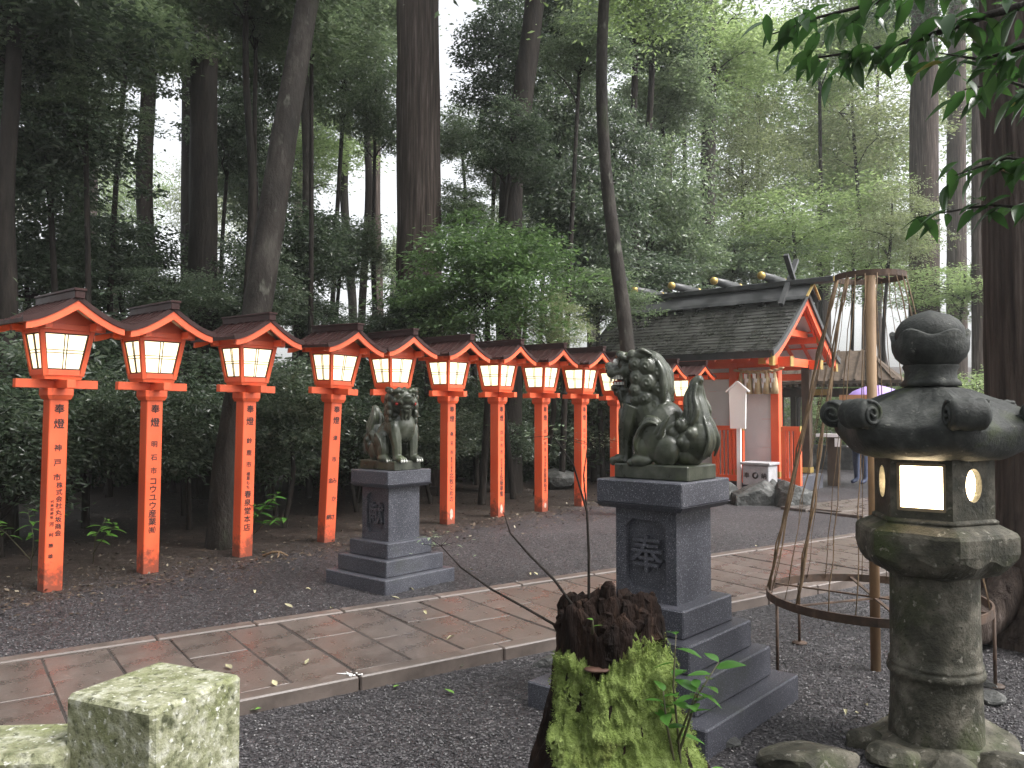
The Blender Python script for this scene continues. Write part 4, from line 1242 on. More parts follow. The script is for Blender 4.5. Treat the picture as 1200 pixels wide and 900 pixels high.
for k, (px, py) in enumerate(spots):
    p = ground_at(px, py)
    v = p.dot(PV)
    z = PB + .014 if V_NEAR < v < V_FAR else .014
    if V_NEAR < v < V_FAR:
        d = (EYE - z) * 960 / (py - 481); p = Vector((gx(px, d), d, 0))
    o = link('fallen_leaf', flm[k % 2], None, None, loc=(p.x, p.y, z), rot=(rgp.uniform(-.3, .3), rgp.uniform(-.15, .15), rgp.uniform(0, 6.28)), scale=(rgp.uniform(.8, 1.2),) * 3)
    if V_NEAR < v < V_FAR: tag(o, 'pale fallen leaf lying on the brown paving', 'leaf', 'fallen leaves on the paving')
    else: tag(o, 'pale fallen leaf lying on the dark gravel', 'leaf', 'fallen leaves on the gravel')
for (px, py) in ((545, 778), (533, 812), (470, 802), (293, 831)):
    p = ground_at(px, py)
    tag(link('fallen_leaf', flg, None, None, loc=(p.x, p.y, .014), rot=(.2, 0, rgp.uniform(0, 6.28))), 'fresh green fallen leaf on the gravel in front of the path', 'leaf', 'green fallen leaves on the gravel')

# small strays: a scrap of white paper on the path, a pale stick by the third lantern
p = ground_at(414, 792); d_ = (EYE - PB) * 960 / (790 - 481); p = Vector((gx(414, d_), d_, PB + .01))
q = MB(); rg_ = random.Random(2)
for k in range(9):
    c0 = Vector((rg_.gauss(0, .022), rg_.gauss(0, .014), .004)); q.tube([c0, c0 + Vector((rg_.gauss(0, .02), rg_.gauss(0, .02), rg_.uniform(0, .008)))], [.007, .003], 6, flat=.5)
me = q.mesh('paper_scrap', PAPER)
o = empty('paper_scrap', p, 0, 'crumpled scrap of wet white paper near the edge of the paving', 'paper'); link('crumple', me, None, o)['kind'] = 'stuff'
p = ground_at(326, 652)
o = empty('fallen_branch', p, 0, 'pale bent stick lying on the soil by the 鈴鹿市 lantern', 'branch')
q = MB(); q.tube([(-.14, 0, .015), (-.04, .02, .05), (.03, .01, .05), (.12, -.03, .02)], [.012, .014, .013, .006], 7); q.build('stick', VINE, o)
q = MB(); q.tube([(.02, .01, .05), (.03, -.05, .02), (.03, -.09, .012)], [.01, .008, .005], 6); q.build('side_stick', VINE, o)
# ------------------------------------------------------------------ shrine building
SA = R(-41)
SE = Vector((4.29, 13.5, 0))          # foot of the near eave corner
def make_shrine():
    """local x along the ridge (0 at the near gable edge, negative towards the far end), y from front eave to back, z up"""
    root = empty('shrine', SE, SA, 'small vermilion and white shrine with a wet dark shingled gable roof', 'shrine')
    YW0, YW1, X0, X1 = .86, 2.25, -3.65, -.30
    RY = 1.54; EZ_, RZ_ = 2.42, 3.56
    def rz(y):
        t = abs(y - RY) / RY
        return EZ_ + (RZ_ - EZ_) * (1 - t) ** 1.18
    # stone plinth and floor
    q = MB(); q.box(((X0 + X1) / 2 - .05, (YW0 + YW1) / 2, .1), (X1 - X0 + .5, YW1 - YW0 + .5, .34), bev=.02); q.build('plinth', GRANITE, root)
    # white walls
    def wallpanel(x0, x1, y0, y1, z0, z1):
        q = MB(); q.box(((x0 + x1) / 2, (y0 + y1) / 2, (z0 + z1) / 2), (max(x1 - x0, .05), max(y1 - y0, .05), z1 - z0)); return q.build('wall_panel', PLASTER, root)
    xs = [X0, -2.2, -1.08, X1]
    for a, b_ in zip(xs, xs[1:]):
        n = 4
        for k in range(n):
            z0 = .3 + k * .5; wallpanel(a + .06, b_ - .06, YW0 + .02 + .003 * (k % 2), YW0 + .02 + .003 * (k % 2), z0, z0 + .496)
    for k in range(4):
        z0 = .3 + k * .5
        wallpanel(X0 + .02, X0 + .02, YW0 + .06, YW1 - .06, z0, z0 + .496)
    q = MB(); q.box(((X0 - 1.1) / 2, YW1 - .02, 1.3), (-1.1 - X0 - .1, .05, 2.0)); q.build('wall_panel', PLASTER, root)
    # gable infill
    for x in (X0 + .02,):
        q = MB(); q.prism([(YW0, 2.34), (YW1, 2.34), (RY + .05, RZ_ - .2), (RY - .05, RZ_ - .2)], x - .02, x + .02, 'x'); q.build('gable_infill', PLASTER, root)
    # posts
    for x in xs:
        for y in (YW0, YW1):
            q = MB(); q.box((x, y, 1.28), (.15, .15, 2.04), bev=.006); p = q.build('post', TIMBER if (y == YW1 and x == X1) else VERM, root)
            q = MB(); q.box((x, y, .34), (.166, .166, .1)); q.build('post_shoe', GOLD, p)
    # beams
    for y in (YW0, YW1):
        q = MB(); q.box(((X0 + X1) / 2 - .0, y, 2.3), (X1 - X0 + .56, .13, .17), bev=.004); bm_ = q.build('beam', VERM, root)
        q = MB(); q.box((X1 + .285, y, 2.3), (.012, .136, .176)); q.build('beam_cap', GOLD, bm_)
        q = MB(); q.box(((X0 + X1) / 2, y, 2.08), (X1 - X0, .1, .12)); q.build('beam', VERM, root)
    for x in (X0, X1):
        q = MB(); q.box((x, RY, 2.32), (.13, YW1 - YW0 + 1.1, .15), bev=.004); bm_ = q.build('tie_beam', VERM, root)
        for s in (-1, 1):
            q = MB(); q.box((x, RY + s * ((YW1 - YW0) / 2 + .552), 2.32), (.136, .012, .156)); q.build('beam_cap', GOLD, bm_)
        q = MB(); q.box((x, RY, 2.86), (.11, 1.3, .12)); q.build('tie_beam', VERM, root)
    for y, z in ((RY, RZ_ - .17), (RY - .75, rz(RY - .75) - .17), (RY + .75, rz(RY + .75) - .17)):
        q = MB(); q.box((-2.0, y, z), (3.8, .11, .12)); pu = q.build('purlin', VERM, root)
        q = MB(); q.box((-.095, y, z), (.012, .116, .126)); q.build('purlin_cap', GOLD, pu)
    # roof deck (white soffit boards), rafters, shingle courses
    for s in (-1, 1):
        prof = []
        for k in range(9):
            y = RY + s * RY * k / 8 * .95; prof.append((y, rz(y) - .06))
        lo = [(y, z - .03) for y, z in prof]
        q = MB(); q.prism(prof + lo[::-1], -3.96, -.04, 'x'); q.build('soffit', PLASTER, root)
        y = RY + s * RY * .985
        q = MB(); q.box((-2.0, y, rz(y) - .045), (3.94, .05, .11)); q.build('fascia', RIDGE, root)
        n = 13
        for i in range(n):
            x = -3.9 + i * 3.8 / (n - 1) - .03
            prof = []
            for k in range(7):
                y = RY + s * (.06 + RY * k / 6 * .93); prof.append((y, rz(y) - .091))
            q = MB(); q.prism(prof + [(y, z - .06) for y, z in prof][::-1], x - .025, x + .025, 'x'); q.build('rafter', VERM, root)
        for j in range(4):
            y = RY + s * RY * (.2 + .23 * j); q = MB(); q.box((-2.0, y, rz(y) - .105), (3.78, .05, .026), rot=(0, 0, 0)); q.build('lath', VERM, root)
        # bargeboards at both gables
        for x in (-3.965, -.03):
            prof = []
            for k in range(9):
                y = RY + s * RY * k / 8 * .97; prof.append((y, rz(y) - .045))
            q = MB(); q.prism(prof + [(y, z - .17) for y, z in prof][::-1], x - .03, x + .03, 'x'); bb = q.build('bargeboard', VERM, root)
            y = RY + s * RY * .97
            q = MB(); q.box((x, y - s * .03, rz(y) - .14), (.066, .1, .2)); q.build('fitting', GOLD, bb)
            # dark edge band over the bargeboard
            prof = []
            for k in range(9):
                y = RY + s * RY * k / 8 * 1.01; prof.append((y, rz(y) + .03 if k < 8 else EZ_ + .03))
            q = MB(); q.prism(prof + [(y, z - .10) for y, z in prof][::-1], x - (.04 if x < -1 else -.031), x + (-.031 if x < -1 else .07), 'x'); q.build('roof_edge', RIDGE, root)
    rg = random.Random(9)
    NC = 17
    for s in (-1, 1):
        for c in range(NC):
            t0, t1 = c / NC, (c + 1.35) / NC          # from eave up
            q = MB()
            x = -4.0
            while x < -.02:
                w = rg.uniform(.09, .2); x2 = min(x + w, 0.0)
                y0 = RY + s * RY * (1.03 - t0 * 1.0) - s * rg.uniform(0, .012); y1 = RY + s * RY * max(1.0 - t1, 0.0)
                z0 = (rz(y0) if abs(y0 - RY) <= RY else EZ_ - .012) + .046 + rg.uniform(-.004, .006); z1 = rz(y1) + .012
                th = .024
                vs = [(x + .002, y0, z0 - th), (x2 - .002, y0, z0 - th), (x2 - .002, y1, z1 - th), (x + .002, y1, z1 - th),
                      (x + .002, y0, z0), (x2 - .002, y0, z0), (x2 - .002, y1, z1), (x + .002, y1, z1)]
                q.add(vs, [(3, 2, 1, 0), (4, 5, 6, 7), (0, 1, 5, 4), (1, 2, 6, 5), (2, 3, 7, 6), (3, 0, 4, 7)])
                x = x2
            q.build('shingle_course', SHINGLE, root)
    # ridge: cap boards, ridge beam with gold ends, billets and forked finials
    q = MB()
    q.prism([(RY - .34, RZ_ - .14), (RY - .30, RZ_ - .08), (RY, RZ_ + .17), (RY + .30, RZ_ - .08), (RY + .34, RZ_ - .14), (RY, RZ_ + .06)], -4.06, .1, 'x')
    rd = q.build('ridge_cover', RIDGE, root)
    for s in (-1, 1):
        q = MB(); q.bar((.11, RY + s * .01, RZ_ + .15), (.11, RY + s * .30, RZ_ - .10), .02, .06, up=(1, 0, 0)); q.build('end_fitting', GOLD, rd)
    q = MB(); q.box((-1.9, RY, RZ_ + .2), (4.8, .2, .1), bev=.01); rb = q.build('ridge_beam', RIDGE, root)
    for x in (.505, -4.305):
        q = MB(); q.box((x, RY, RZ_ + .2), (.02, .17, .085)); q.build('beam_cap', GOLD, rb)
    for x in (-.62, -1.55, -2.45, -3.3):
        q = MB(); q.tube([(x, RY - .52, RZ_ + .315), (x, RY, RZ_ + .315), (x, RY + .52, RZ_ + .315)], [.068, .085, .068], 14, smooth=True)
        bl = q.build('ridge_billet', RIDGE, root)
        for s in (-1, 1):
            q = MB(); q.lathe([(.071, 0), (.076, .025), (.07, .06), (.04, .085), (0.001, .09)], 14); o = q.build('billet_end', GOLD, bl); o.location = (x, RY + s * .5, RZ_ + .315); o.rotation_euler = (R(-90) * s, 0, 0)
    for x in (-.28, -3.72):
        for s in (-1, 1):
            q = MB(); q.bar((x + .0305 * s, RY + s * .42, RZ_ - .22), (x + .0305 * s, RY - s * .32, RZ_ + .68), .06, .085, up=(1, 0, 0)); fk = q.build('forked_finial', RIDGE, root)
            for t in (.68, .76, .84, .92, .98):
                p0 = Vector((x + .0305 * s, RY + s * .42, RZ_ - .22)).lerp(Vector((x + .0305 * s, RY - s * .32, RZ_ + .68)), t)
                q = MB(); q.box(p0, (.066, .05, .04), rot=(s * .69, 0, 0)); q.build('gold_band', GOLD, fk)
    # railings either side of the entrance bay, each baluster its own part
    for (xa, xb) in ((-1.34, -.76), (-.06, .26)):
        y = YW0 - .34
        fr = MB(); fr.box(((xa + xb) / 2, y, 1.14), (xb - xa, .07, .08)); fr.build('handrail', VERM, root)
        fr = MB(); fr.box(((xa + xb) / 2, y, .26), (xb - xa, .06, .1)); fr.build('bottom_rail', VERM, root)
        n = int((xb - xa) / .075)
        for k in range(n + 1):
            x = xa + .03 + (xb - xa - .06) * k / n
            w = .07 if k in (0, n) else .034
            q = MB(); q.box((x, y, .68), (w, .034 if w < .05 else .075, .84 if w < .05 else .98)); q.build('baluster', VERM, root)
        for x in (xa, xb):
            q = MB(); q.box((x, y, 1.14), (.014, .078, .088)); q.build('rail_cap', GOLD, root)
    # steps of plank in front
    # sacred rope with tassels and paper streamers
    return root
shrine = make_shrine()
def sh(x, y, z=0.0):
    c, s = math.cos(SA), math.sin(SA)
    return Vector((SE.x + c * x - s * y, SE.y + s * x + c * y, z))

# straw rope
rp = empty('sacred_rope', sh(-.52, .62, 2.12), SA, 'twisted straw rope with hanging straw tassels and white paper streamers at the shrine entrance', 'rope')
pts = []
for k in range(33):
    t = k / 32; x = -.46 + .92 * t
    pts.append((x, 0, .05 * (2 * t - 1) ** 2 + .06 * max(0, t - .8)))
for ph in (0, math.pi):
    q = MB(); q.tube([(p[0], p[1] + .014 * math.cos(i * .9 + ph), p[2] + .014 * math.sin(i * .9 + ph)) for i, p in enumerate(pts)], [.012 + .012 * math.sin(math.pi * i / 32) for i in range(33)], 7)
    q.build('strand', STRAW, rp)
for k, x in enumerate((-.32, -.16, 0, .16, .3)):
    q = MB(); q.lathe([(.018, 0), (.03, -.03), (.028, -.06), (.045, -.12), (.062, -.26), (.066, -.37), (.05, -.375)], 18, c=(x, -.01, -.01), fn=lambda r, z, a, i: (r * (1 + .1 * math.cos(9 * a)), z)); q.build('tassel', STRAW, rp)
for k, x in enumerate((-.24, -.08, .08, .23)):
    q = MB(); z = -.02; dx = 0
    for j in range(4):
        q.add([(x + dx, -.055, z), (x + dx + .06, -.055, z - .015), (x + dx + .06, -.055, z - .10), (x + dx, -.055, z - .085), (x + dx, -.057, z), (x + dx + .06, -.057, z - .015), (x + dx + .06, -.057, z - .10), (x + dx, -.057, z - .085)],
              [(0, 1, 2, 3), (7, 6, 5, 4), (0, 4, 5, 1), (1, 5, 6, 2), (2, 6, 7, 3), (3, 7, 4, 0)])
        z -= .085; dx += (.028 if j % 2 == 0 else -.02)
    q.build('paper_streamer', PAPER, rp)

# stone offering box, notice stake, rocks
ob = empty('offering_box', sh(-.28, .12, .20), SA, 'grey stone offering box with carved crest before the shrine entrance', 'offering box')
q = MB(); q.box((0, 0, .17), (.46, .36, .34), bev=.012); q.build('box', GRANITE_LIGHT, ob)
q = MB(); q.box((0, 0, .365), (.52, .42, .045), bev=.008); q.build('lid', GRANITE_LIGHT, ob)
fr = empty('t')
lo = lettering([('奉', .1, -.15, .17), ('納', .1, .15, .17)], .0, 'lettering', INK, ob, bold=.02); lo.location = (0, -.184, 0); lo.rotation_euler = (0, 0, R(-90))
bpy.data.objects.remove(fr)
q = MB(); q.lathe([(0.001, 0), (.055, 0), (.055, .004), (0.001, .004)], 28, cap=False)
q2 = q.build('crest', INK, ob); q2.location = (0, -.1815, .17); q2.rotation_euler = (R(90), 0, 0)
q = MB(); q.ell((0, 0, .005), (.02, .032, .003)); q.ell((.02, .02, .005), (.012, .018, .003)); o = q.build('crest_comma', GRANITE_LIGHT, q2)
st = empty('notice_stake', sh(-.64, .10, 0), SA + R(4), 'white wooden notice stake with a peaked top beside the offering box', 'notice board')
st.scale = (1, 1, 1.12)
q = MB(); q.box((0, 0, .68), (.07, .05, 1.4)); q.build('stake', WHITE, st)
q = MB(); q.prism([(-.135, 1.02), (.135, 1.02), (.15, 1.62), (0, 1.72), (-.15, 1.62)], -.062, -.027, 'y'); q.build('board', WHITE, st)
for s in (-1, 1):
    q = MB(); q.bar((s * .2, -.045, 1.58), (-s * .002, -.045, 1.735), .08, .022); q.build('board_roof', WHITE, st)
for k, (px, py, s, lab) in enumerate(((884, 592, (.42, .32, .3), 'dark angular boulder below the shrine offering box'), (930, 594, (.42, .36, .3), 'pale topped boulder at the corner of the shrine base'),
                                      (855, 590, (.28, .25, .26), 'dark boulder below the notice stake'), (905, 585, (.2, .2, .24), 'small dark stone wedged between the two large boulders'))):
    p = ground_at(px, py)
    tag(link('boulder', rock_mesh('boulder', s, 90 + k, ROCK, 4), None, None, loc=(p.x, p.y + .2, .1), rot=(0, 0, k * 1.3)), lab, 'boulder')
# mossy stones edging the wood behind the row
for k, (px, py, s, lab) in enumerate(((655, 574, .4, 'dark boulder at the wood edge behind the lantern posts'), (700, 566, .45, 'broad dark boulder near the muzzle side of the open-mouthed lion'), (735, 568, .35, 'dark boulder behind the open-mouthed lion pedestal'))):
    p = ground_at(px, py)
    tag(link('boulder', rock_mesh('boulder', (s * 1.3, s, s * .7), 120 + k, ROCK, 3), None, None, loc=(p.x, p.y + .3, .15), rot=(0, 0, k)), lab, 'boulder')

# ------------------------------------------------------------------ far side of the court: water pavilion, trestle, visitor
def make_pavilion():
    c = Vector((7.9, 20.5, 0))
    root = empty('pavilion', c, R(-30), 'dark timber open pavilion with a low tiled roof beyond the shrine', 'pavilion')
    root.scale = (.85, .85, .9)
    for sx in (-1, 1):
        for sy in (-1, 1):
            q = MB(); q.box((sx * 1.15, sy * .9, 1.1), (.15, .15, 2.2)); q.build('post', TIMBER, root)
    for sy in (-1, 1):
        q = MB(); q.box((0, sy * .9, 2.1), (2.9, .12, .2)); q.build('beam', TIMBER, root)
        q = MB(); q.box((0, sy * .98, 2.1), (.5, .03, .16)); q.build('carved_panel', GOLD, root)
    for sx in (-1, 1):
        q = MB(); q.box((sx * 1.15, 0, 2.25), (.12, 2.3, .16)); q.build('beam', TIMBER, root)
    q = MB()
    q.add([(-2.1, -1.7, 2.3), (2.1, -1.7, 2.3), (2.1, 1.7, 2.3), (-2.1, 1.7, 2.3), (-2.1, -1.7, 2.38), (2.1, -1.7, 2.38), (2.1, 1.7, 2.38), (-2.1, 1.7, 2.38), (-1.1, 0, 3.25), (1.1, 0, 3.25)],
          [(0, 3, 2, 1), (0, 1, 5, 4), (1, 2, 6, 5), (2, 3, 7, 6), (3, 0, 4, 7), (4, 5, 9, 8), (6, 7, 8, 9), (5, 6, 9), (7, 4, 8)])
    rf = q.build('roof', TIMBER, root)
    for sx in (-1, 1):
        for i in range(13):
            x = -1.92 + i * .32
            top = max(-1.1, min(1.1, x)); 
            q = MB(); q.bar((x, sx * -1.7, 2.40), (top, sx * -.05 if abs(x) < 1.1 else sx * -.05, 3.26), .05, .05); q.build('tile_rib', TIMBER, rf)
    for i in range(26):
        q = MB(); q.box((-2.0 + i * .16, -1.62, 2.26), (.06, .2, .06)); q.build('rafter_end', TIMBER, root)
    q = MB(); q.box((0, 0, .3), (1.5, .8, .7), bev=.03); q.build('water_basin', ROCK, root)
make_pavilion()
tr = empty('tablet_rack', (6.55, 15.6, 0), R(-35), 'dark trestle rack with pale top board beside the shrine', 'rack')
for x in (-.42, .42):
    q = MB(); q.box((x, 0, .47), (.2, .16, .95)); q.build('leg', TIMBER, tr)
q = MB(); q.box((0, 0, .97), (1.4, .36, .06)); q.build('top_board', WHITE, tr)
q = MB(); q.box((0, .05, 1.38), (.62, .04, .74)); q.build('back_board', TANWOOD, tr)
for k in range(4):
    q = MB(); q.box((-.3 + k * .22, -.2, .84), (.1, .012, .16), rot=(0, 0, .1 * k)); q.build('paper_slip', PAPER, tr)
# visitor behind the stone lantern roof, under a mauve and white umbrella
UMB = M('mauve_umbrella_cloth', [(.3, (.34, .22, .62)), (.7, (.42, .30, .70))], scale=4, bump=0.02, rough=(.4, .5))
DENIM = M('blue_denim', [(.3, (.03, .045, .09)), (.7, (.06, .08, .15))], scale=30)
JACKET = M('grey_jacket', [(.3, (.22, .23, .25)), (.7, (.32, .33, .36))], scale=20)
SKIN = M('skin', [(.3, (.45, .28, .2)), (.7, (.52, .34, .25))], bump=0)
HAIRM = M('dark_hair', [(.3, (.012, .01, .009)), (.7, (.03, .025, .022))], scale=40)
def make_person(loc, rz):
    root = empty('person', loc, rz, 'person in blue jeans and grey jacket holding an umbrella across the court', 'person')
    V = [(0, 0, .95), (0, 0, 1.15), (0, 0, 1.38), (0, 0, 1.47), (.02, 0, 1.53), (.02, 0, 1.62), (.01, 0, 1.7),
         (0, .18, 1.38), (.03, .25, 1.12), (.2, .2, 1.1), (.27, .18, 1.14),
         (0, -.18, 1.38), (-.02, -.24, 1.12), (.06, -.25, .88), (.08, -.25, .8),
         (0, .1, .92), (.02, .11, .5), (0, .11, .1), (.14, .12, .04), (0, -.1, .92), (.02, -.11, .5), (0, -.11, .1), (.14, -.12, .04)]
    Ed = [(0, 1), (1, 2), (2, 3), (3, 4), (4, 5), (5, 6), (2, 7), (7, 8), (8, 9), (9, 10), (2, 11), (11, 12), (12, 13), (13, 14), (0, 15), (15, 16), (16, 17), (17, 18), (0, 19), (19, 20), (20, 21), (21, 22)]
    Rd = [.15, .145, .15, .06, .065, .085, .06, .07, .05, .04, .035, .07, .05, .04, .035, .1, .075, .05, .04, .1, .075, .05, .04]
    me = bpy.data.meshes.new('body'); me.from_pydata(V, Ed, [])
    o = link('body', me)
    sk = o.modifiers.new('k', 'SKIN'); 
    for v, r in zip(me.skin_vertices[0].data, Rd): v.radius = (r, r)
    me.skin_vertices[0].data[0].use_root = True
    o.modifiers.new('s', 'SUBSURF').levels = 1
    bpy.context.view_layer.update()
    out = bpy.data.meshes.new_from_object(o.evaluated_get(bpy.context.evaluated_depsgraph_get()))
    bpy.data.objects.remove(o)
    out.materials.clear(); out.materials.append(JACKET); out.materials.append(DENIM); out.materials.append(SKIN)
    for p in out.polygons:
        z = p.center.z; p.use_smooth = True
        p.material_index = 1 if z < .95 and abs(p.center.y) < .2 else (2 if z > 1.45 or (abs(p.center.y) > .15 and (p.center.x > .2 or z < .86)) else 0)
    link('body', out, None, root)
    q = MB(); q.ell((0, 0, 1.645), (.1, .09, .105)); q.build('hair', HAIRM, root)
make_person((6.82, 15.5 + .55, 0), R(200))
um = empty('umbrella', (7.05, 15.95, 1.0), 0, 'mauve and white dome umbrella seen above the stone lantern roof', 'umbrella')
q = MB(); q.tube([(-.42, -.08, .02), (-.1, -.02, .98)], .008, 6); q.build('shaft', RIDGE, um)
q = MB(); q.lathe([(.62, .56), (.58, .68), (.46, .80), (.28, .89), (.1, .935), (.005, .945), (.1, .93), (.28, .885), (.46, .795), (.58, .675), (.615, .56)], 8, cap=False, fn=lambda r, z, a, i: (r, z + .0)); o = q.build('canopy', UMB, um); o.rotation_euler = (0, .1, .2)
for k in range(8):
    a = k * math.pi / 4
    q = MB(); q.bar((.61 * math.cos(a), .61 * math.sin(a), .557), (.02, 0, .93), .008); r_ = q.build('rib', RIDGE, um); r_.rotation_euler = (0, .1, .2)

# timber frame among the trees at the back left
tf = empty('timber_frame', (gx(118, 14.5), 14.5, 0), R(10), 'pale weathered timber post and rail frame among the dark shrubs', 'fence')
PALEWOOD = M('pale_wood', [(.3, (.11, .085, .055)), (.7, (.2, .16, .11))], scale=8, stretch=(1, 1, .3))
q = MB(); q.box((0, 0, 1.2), (.14, .14, 2.6)); q.build('post', PALEWOOD, tf)
q = MB(); q.box((2.2, 0.3, 1.2), (.13, .13, 2.5)); q.build('post', PALEWOOD, tf)
for k, z in enumerate((2.25, 1.75, 1.3)):
    q = MB(); q.bar((-.4, -.08, z), (2.4, .2, z + .05), .05, .09); q.build('rail', PALEWOOD, tf)
# ------------------------------------------------------------------ vegetation
def crown_mesh(name, seed, nclump, nleaf, L, W, mat, rad=(1, 1, .85), cr=.3, flat=.4, shell=2.2, tilt=.85):
    """leaf-sized faces gathered in flattened sprays through an uneven crown of about unit radius"""
    rg = np.random.default_rng(seed)
    u = rg.normal(size=(nclump, 3)); u /= np.linalg.norm(u, axis=1)[:, None]
    rr = rg.random(nclump) ** (1 / shell)
    lump = 1 + .22 * np.sin(u[:, 0] * 4 + seed) * np.cos(u[:, 2] * 3 + seed * 2) + .12 * np.sin(u[:, 1] * 7 + seed)
    C = u * (rr * lump)[:, None] * np.array(rad)
    crs = cr * rg.uniform(.55, 1.25, nclump)
    k = rg.integers(0, nclump, nleaf)
    off = rg.normal(size=(nleaf, 3)) * np.array([.55, .55, .55 * flat]) * crs[k][:, None]
    slope = rg.normal(0, .25, (nclump, 2))
    off[:, 2] += (off[:, :2] * slope[k]).sum(1)
    P = C[k] + off
    out = off.copy(); out[:, 2] *= .3
    d = out / (np.linalg.norm(out, axis=1)[:, None] + 1e-6) + rg.normal(0, .55, (nleaf, 3)); d[:, 2] -= .25
    d /= np.linalg.norm(d, axis=1)[:, None]
    up = np.array([0, 0, 1.0]) + rg.normal(0, tilt, (nleaf, 3))
    s = np.cross(up, d); s /= np.linalg.norm(s, axis=1)[:, None] + 1e-6
    ln = L * rg.uniform(.65, 1.25, nleaf)[:, None]; wd = W * rg.uniform(.7, 1.2, nleaf)[:, None] / 2
    n = np.cross(d, s)
    mid = P + d * ln * .45
    V = np.stack([P, mid + s * wd + n * ln * .05, P + d * ln - n * ln * .08, mid - s * wd + n * ln * .05], 1).reshape(-1, 3)
    F = np.arange(nleaf * 4)
    return np_mesh(name, V, F, 4, mat), C

L_DARK = leaf_mat('dark_evergreen_leaf', (0.036, 0.055, 0.035), (0.068, 0.097, 0.063), (0.127, 0.160, 0.110), rough=.27, trans=.42, spec=.8)
L_MID = leaf_mat('mid_green_leaf', (0.062, 0.096, 0.052), (0.106, 0.148, 0.084), (0.180, 0.226, 0.142), rough=.28, trans=.45, spec=.8)
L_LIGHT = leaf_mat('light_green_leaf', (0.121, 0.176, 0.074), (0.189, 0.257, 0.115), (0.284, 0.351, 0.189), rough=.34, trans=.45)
L_CEDAR = leaf_mat('cedar_spray', (.025, .05, .022), (.04, .075, .03), (.065, .105, .045), rough=.55, trans=.2)
L_BUSH = leaf_mat('bright_bush_leaf', (0.066, 0.120, 0.043), (0.108, 0.180, 0.070), (0.180, 0.264, 0.114), rough=.28, trans=.45, spec=.8)
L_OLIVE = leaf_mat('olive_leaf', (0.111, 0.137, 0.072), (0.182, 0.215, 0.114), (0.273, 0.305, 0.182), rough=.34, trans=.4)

CROWN = {}
def C_(key, *a, **k): CROWN[key] = crown_mesh('crown', *a, **k)
C_('dark1', 1, 110, 12000, 0.085, 0.042, L_DARK)
C_('dark2', 2, 90, 12000, 0.085, 0.042, L_DARK, rad=(1, 1, 1.1))
C_('dark3', 3, 130, 13000, 0.075, 0.036, L_DARK, rad=(1.1, 1, .7), flat=.3)
C_('mid1', 4, 130, 15000, 0.072, 0.034, L_MID, flat=.3)
C_('mid2', 5, 90, 12500, 0.078, 0.036, L_MID, rad=(1, 1, 1))
C_('light1', 6, 80, 11000, 0.068, 0.028, L_LIGHT, flat=.25, cr=.34)
C_('light2', 7, 110, 13000, 0.062, 0.027, L_LIGHT, rad=(1, 1, 1.1), flat=.3)
C_('olive1', 8, 110, 14000, 0.056, 0.024, L_OLIVE, rad=(1, 1, .9), flat=.35)
C_('shrub1', 9, 70, 10800, .095, .042, L_DARK, rad=(1, 1, 1), cr=.36)
C_('shrub2', 10, 60, 9900, .1, .044, L_DARK, rad=(1.1, 1, .9), cr=.38)
C_('bush', 14, 120, 22000, 0.066, 0.03, L_BUSH, flat=.28, cr=.32)
C_('cedar', 11, 120, 9600, .09, .026, L_CEDAR, rad=(1, 1, 1.6), flat=.25, cr=.32)

rgt = random.Random(77)
def limb_path(a, b, rg, n=5, sag=.12):
    a, b = Vector(a), Vector(b); d = (b - a).length
    pts = []
    for i in range(n):
        t = i / (n - 1); p = a.lerp(b, t)
        if 0 < i < n - 1: p += Vector((rg.gauss(0, .04), rg.gauss(0, .04), rg.gauss(0, .03))) * d + Vector((0, 0, sag * d * math.sin(math.pi * t)))
        pts.append(p)
    return pts

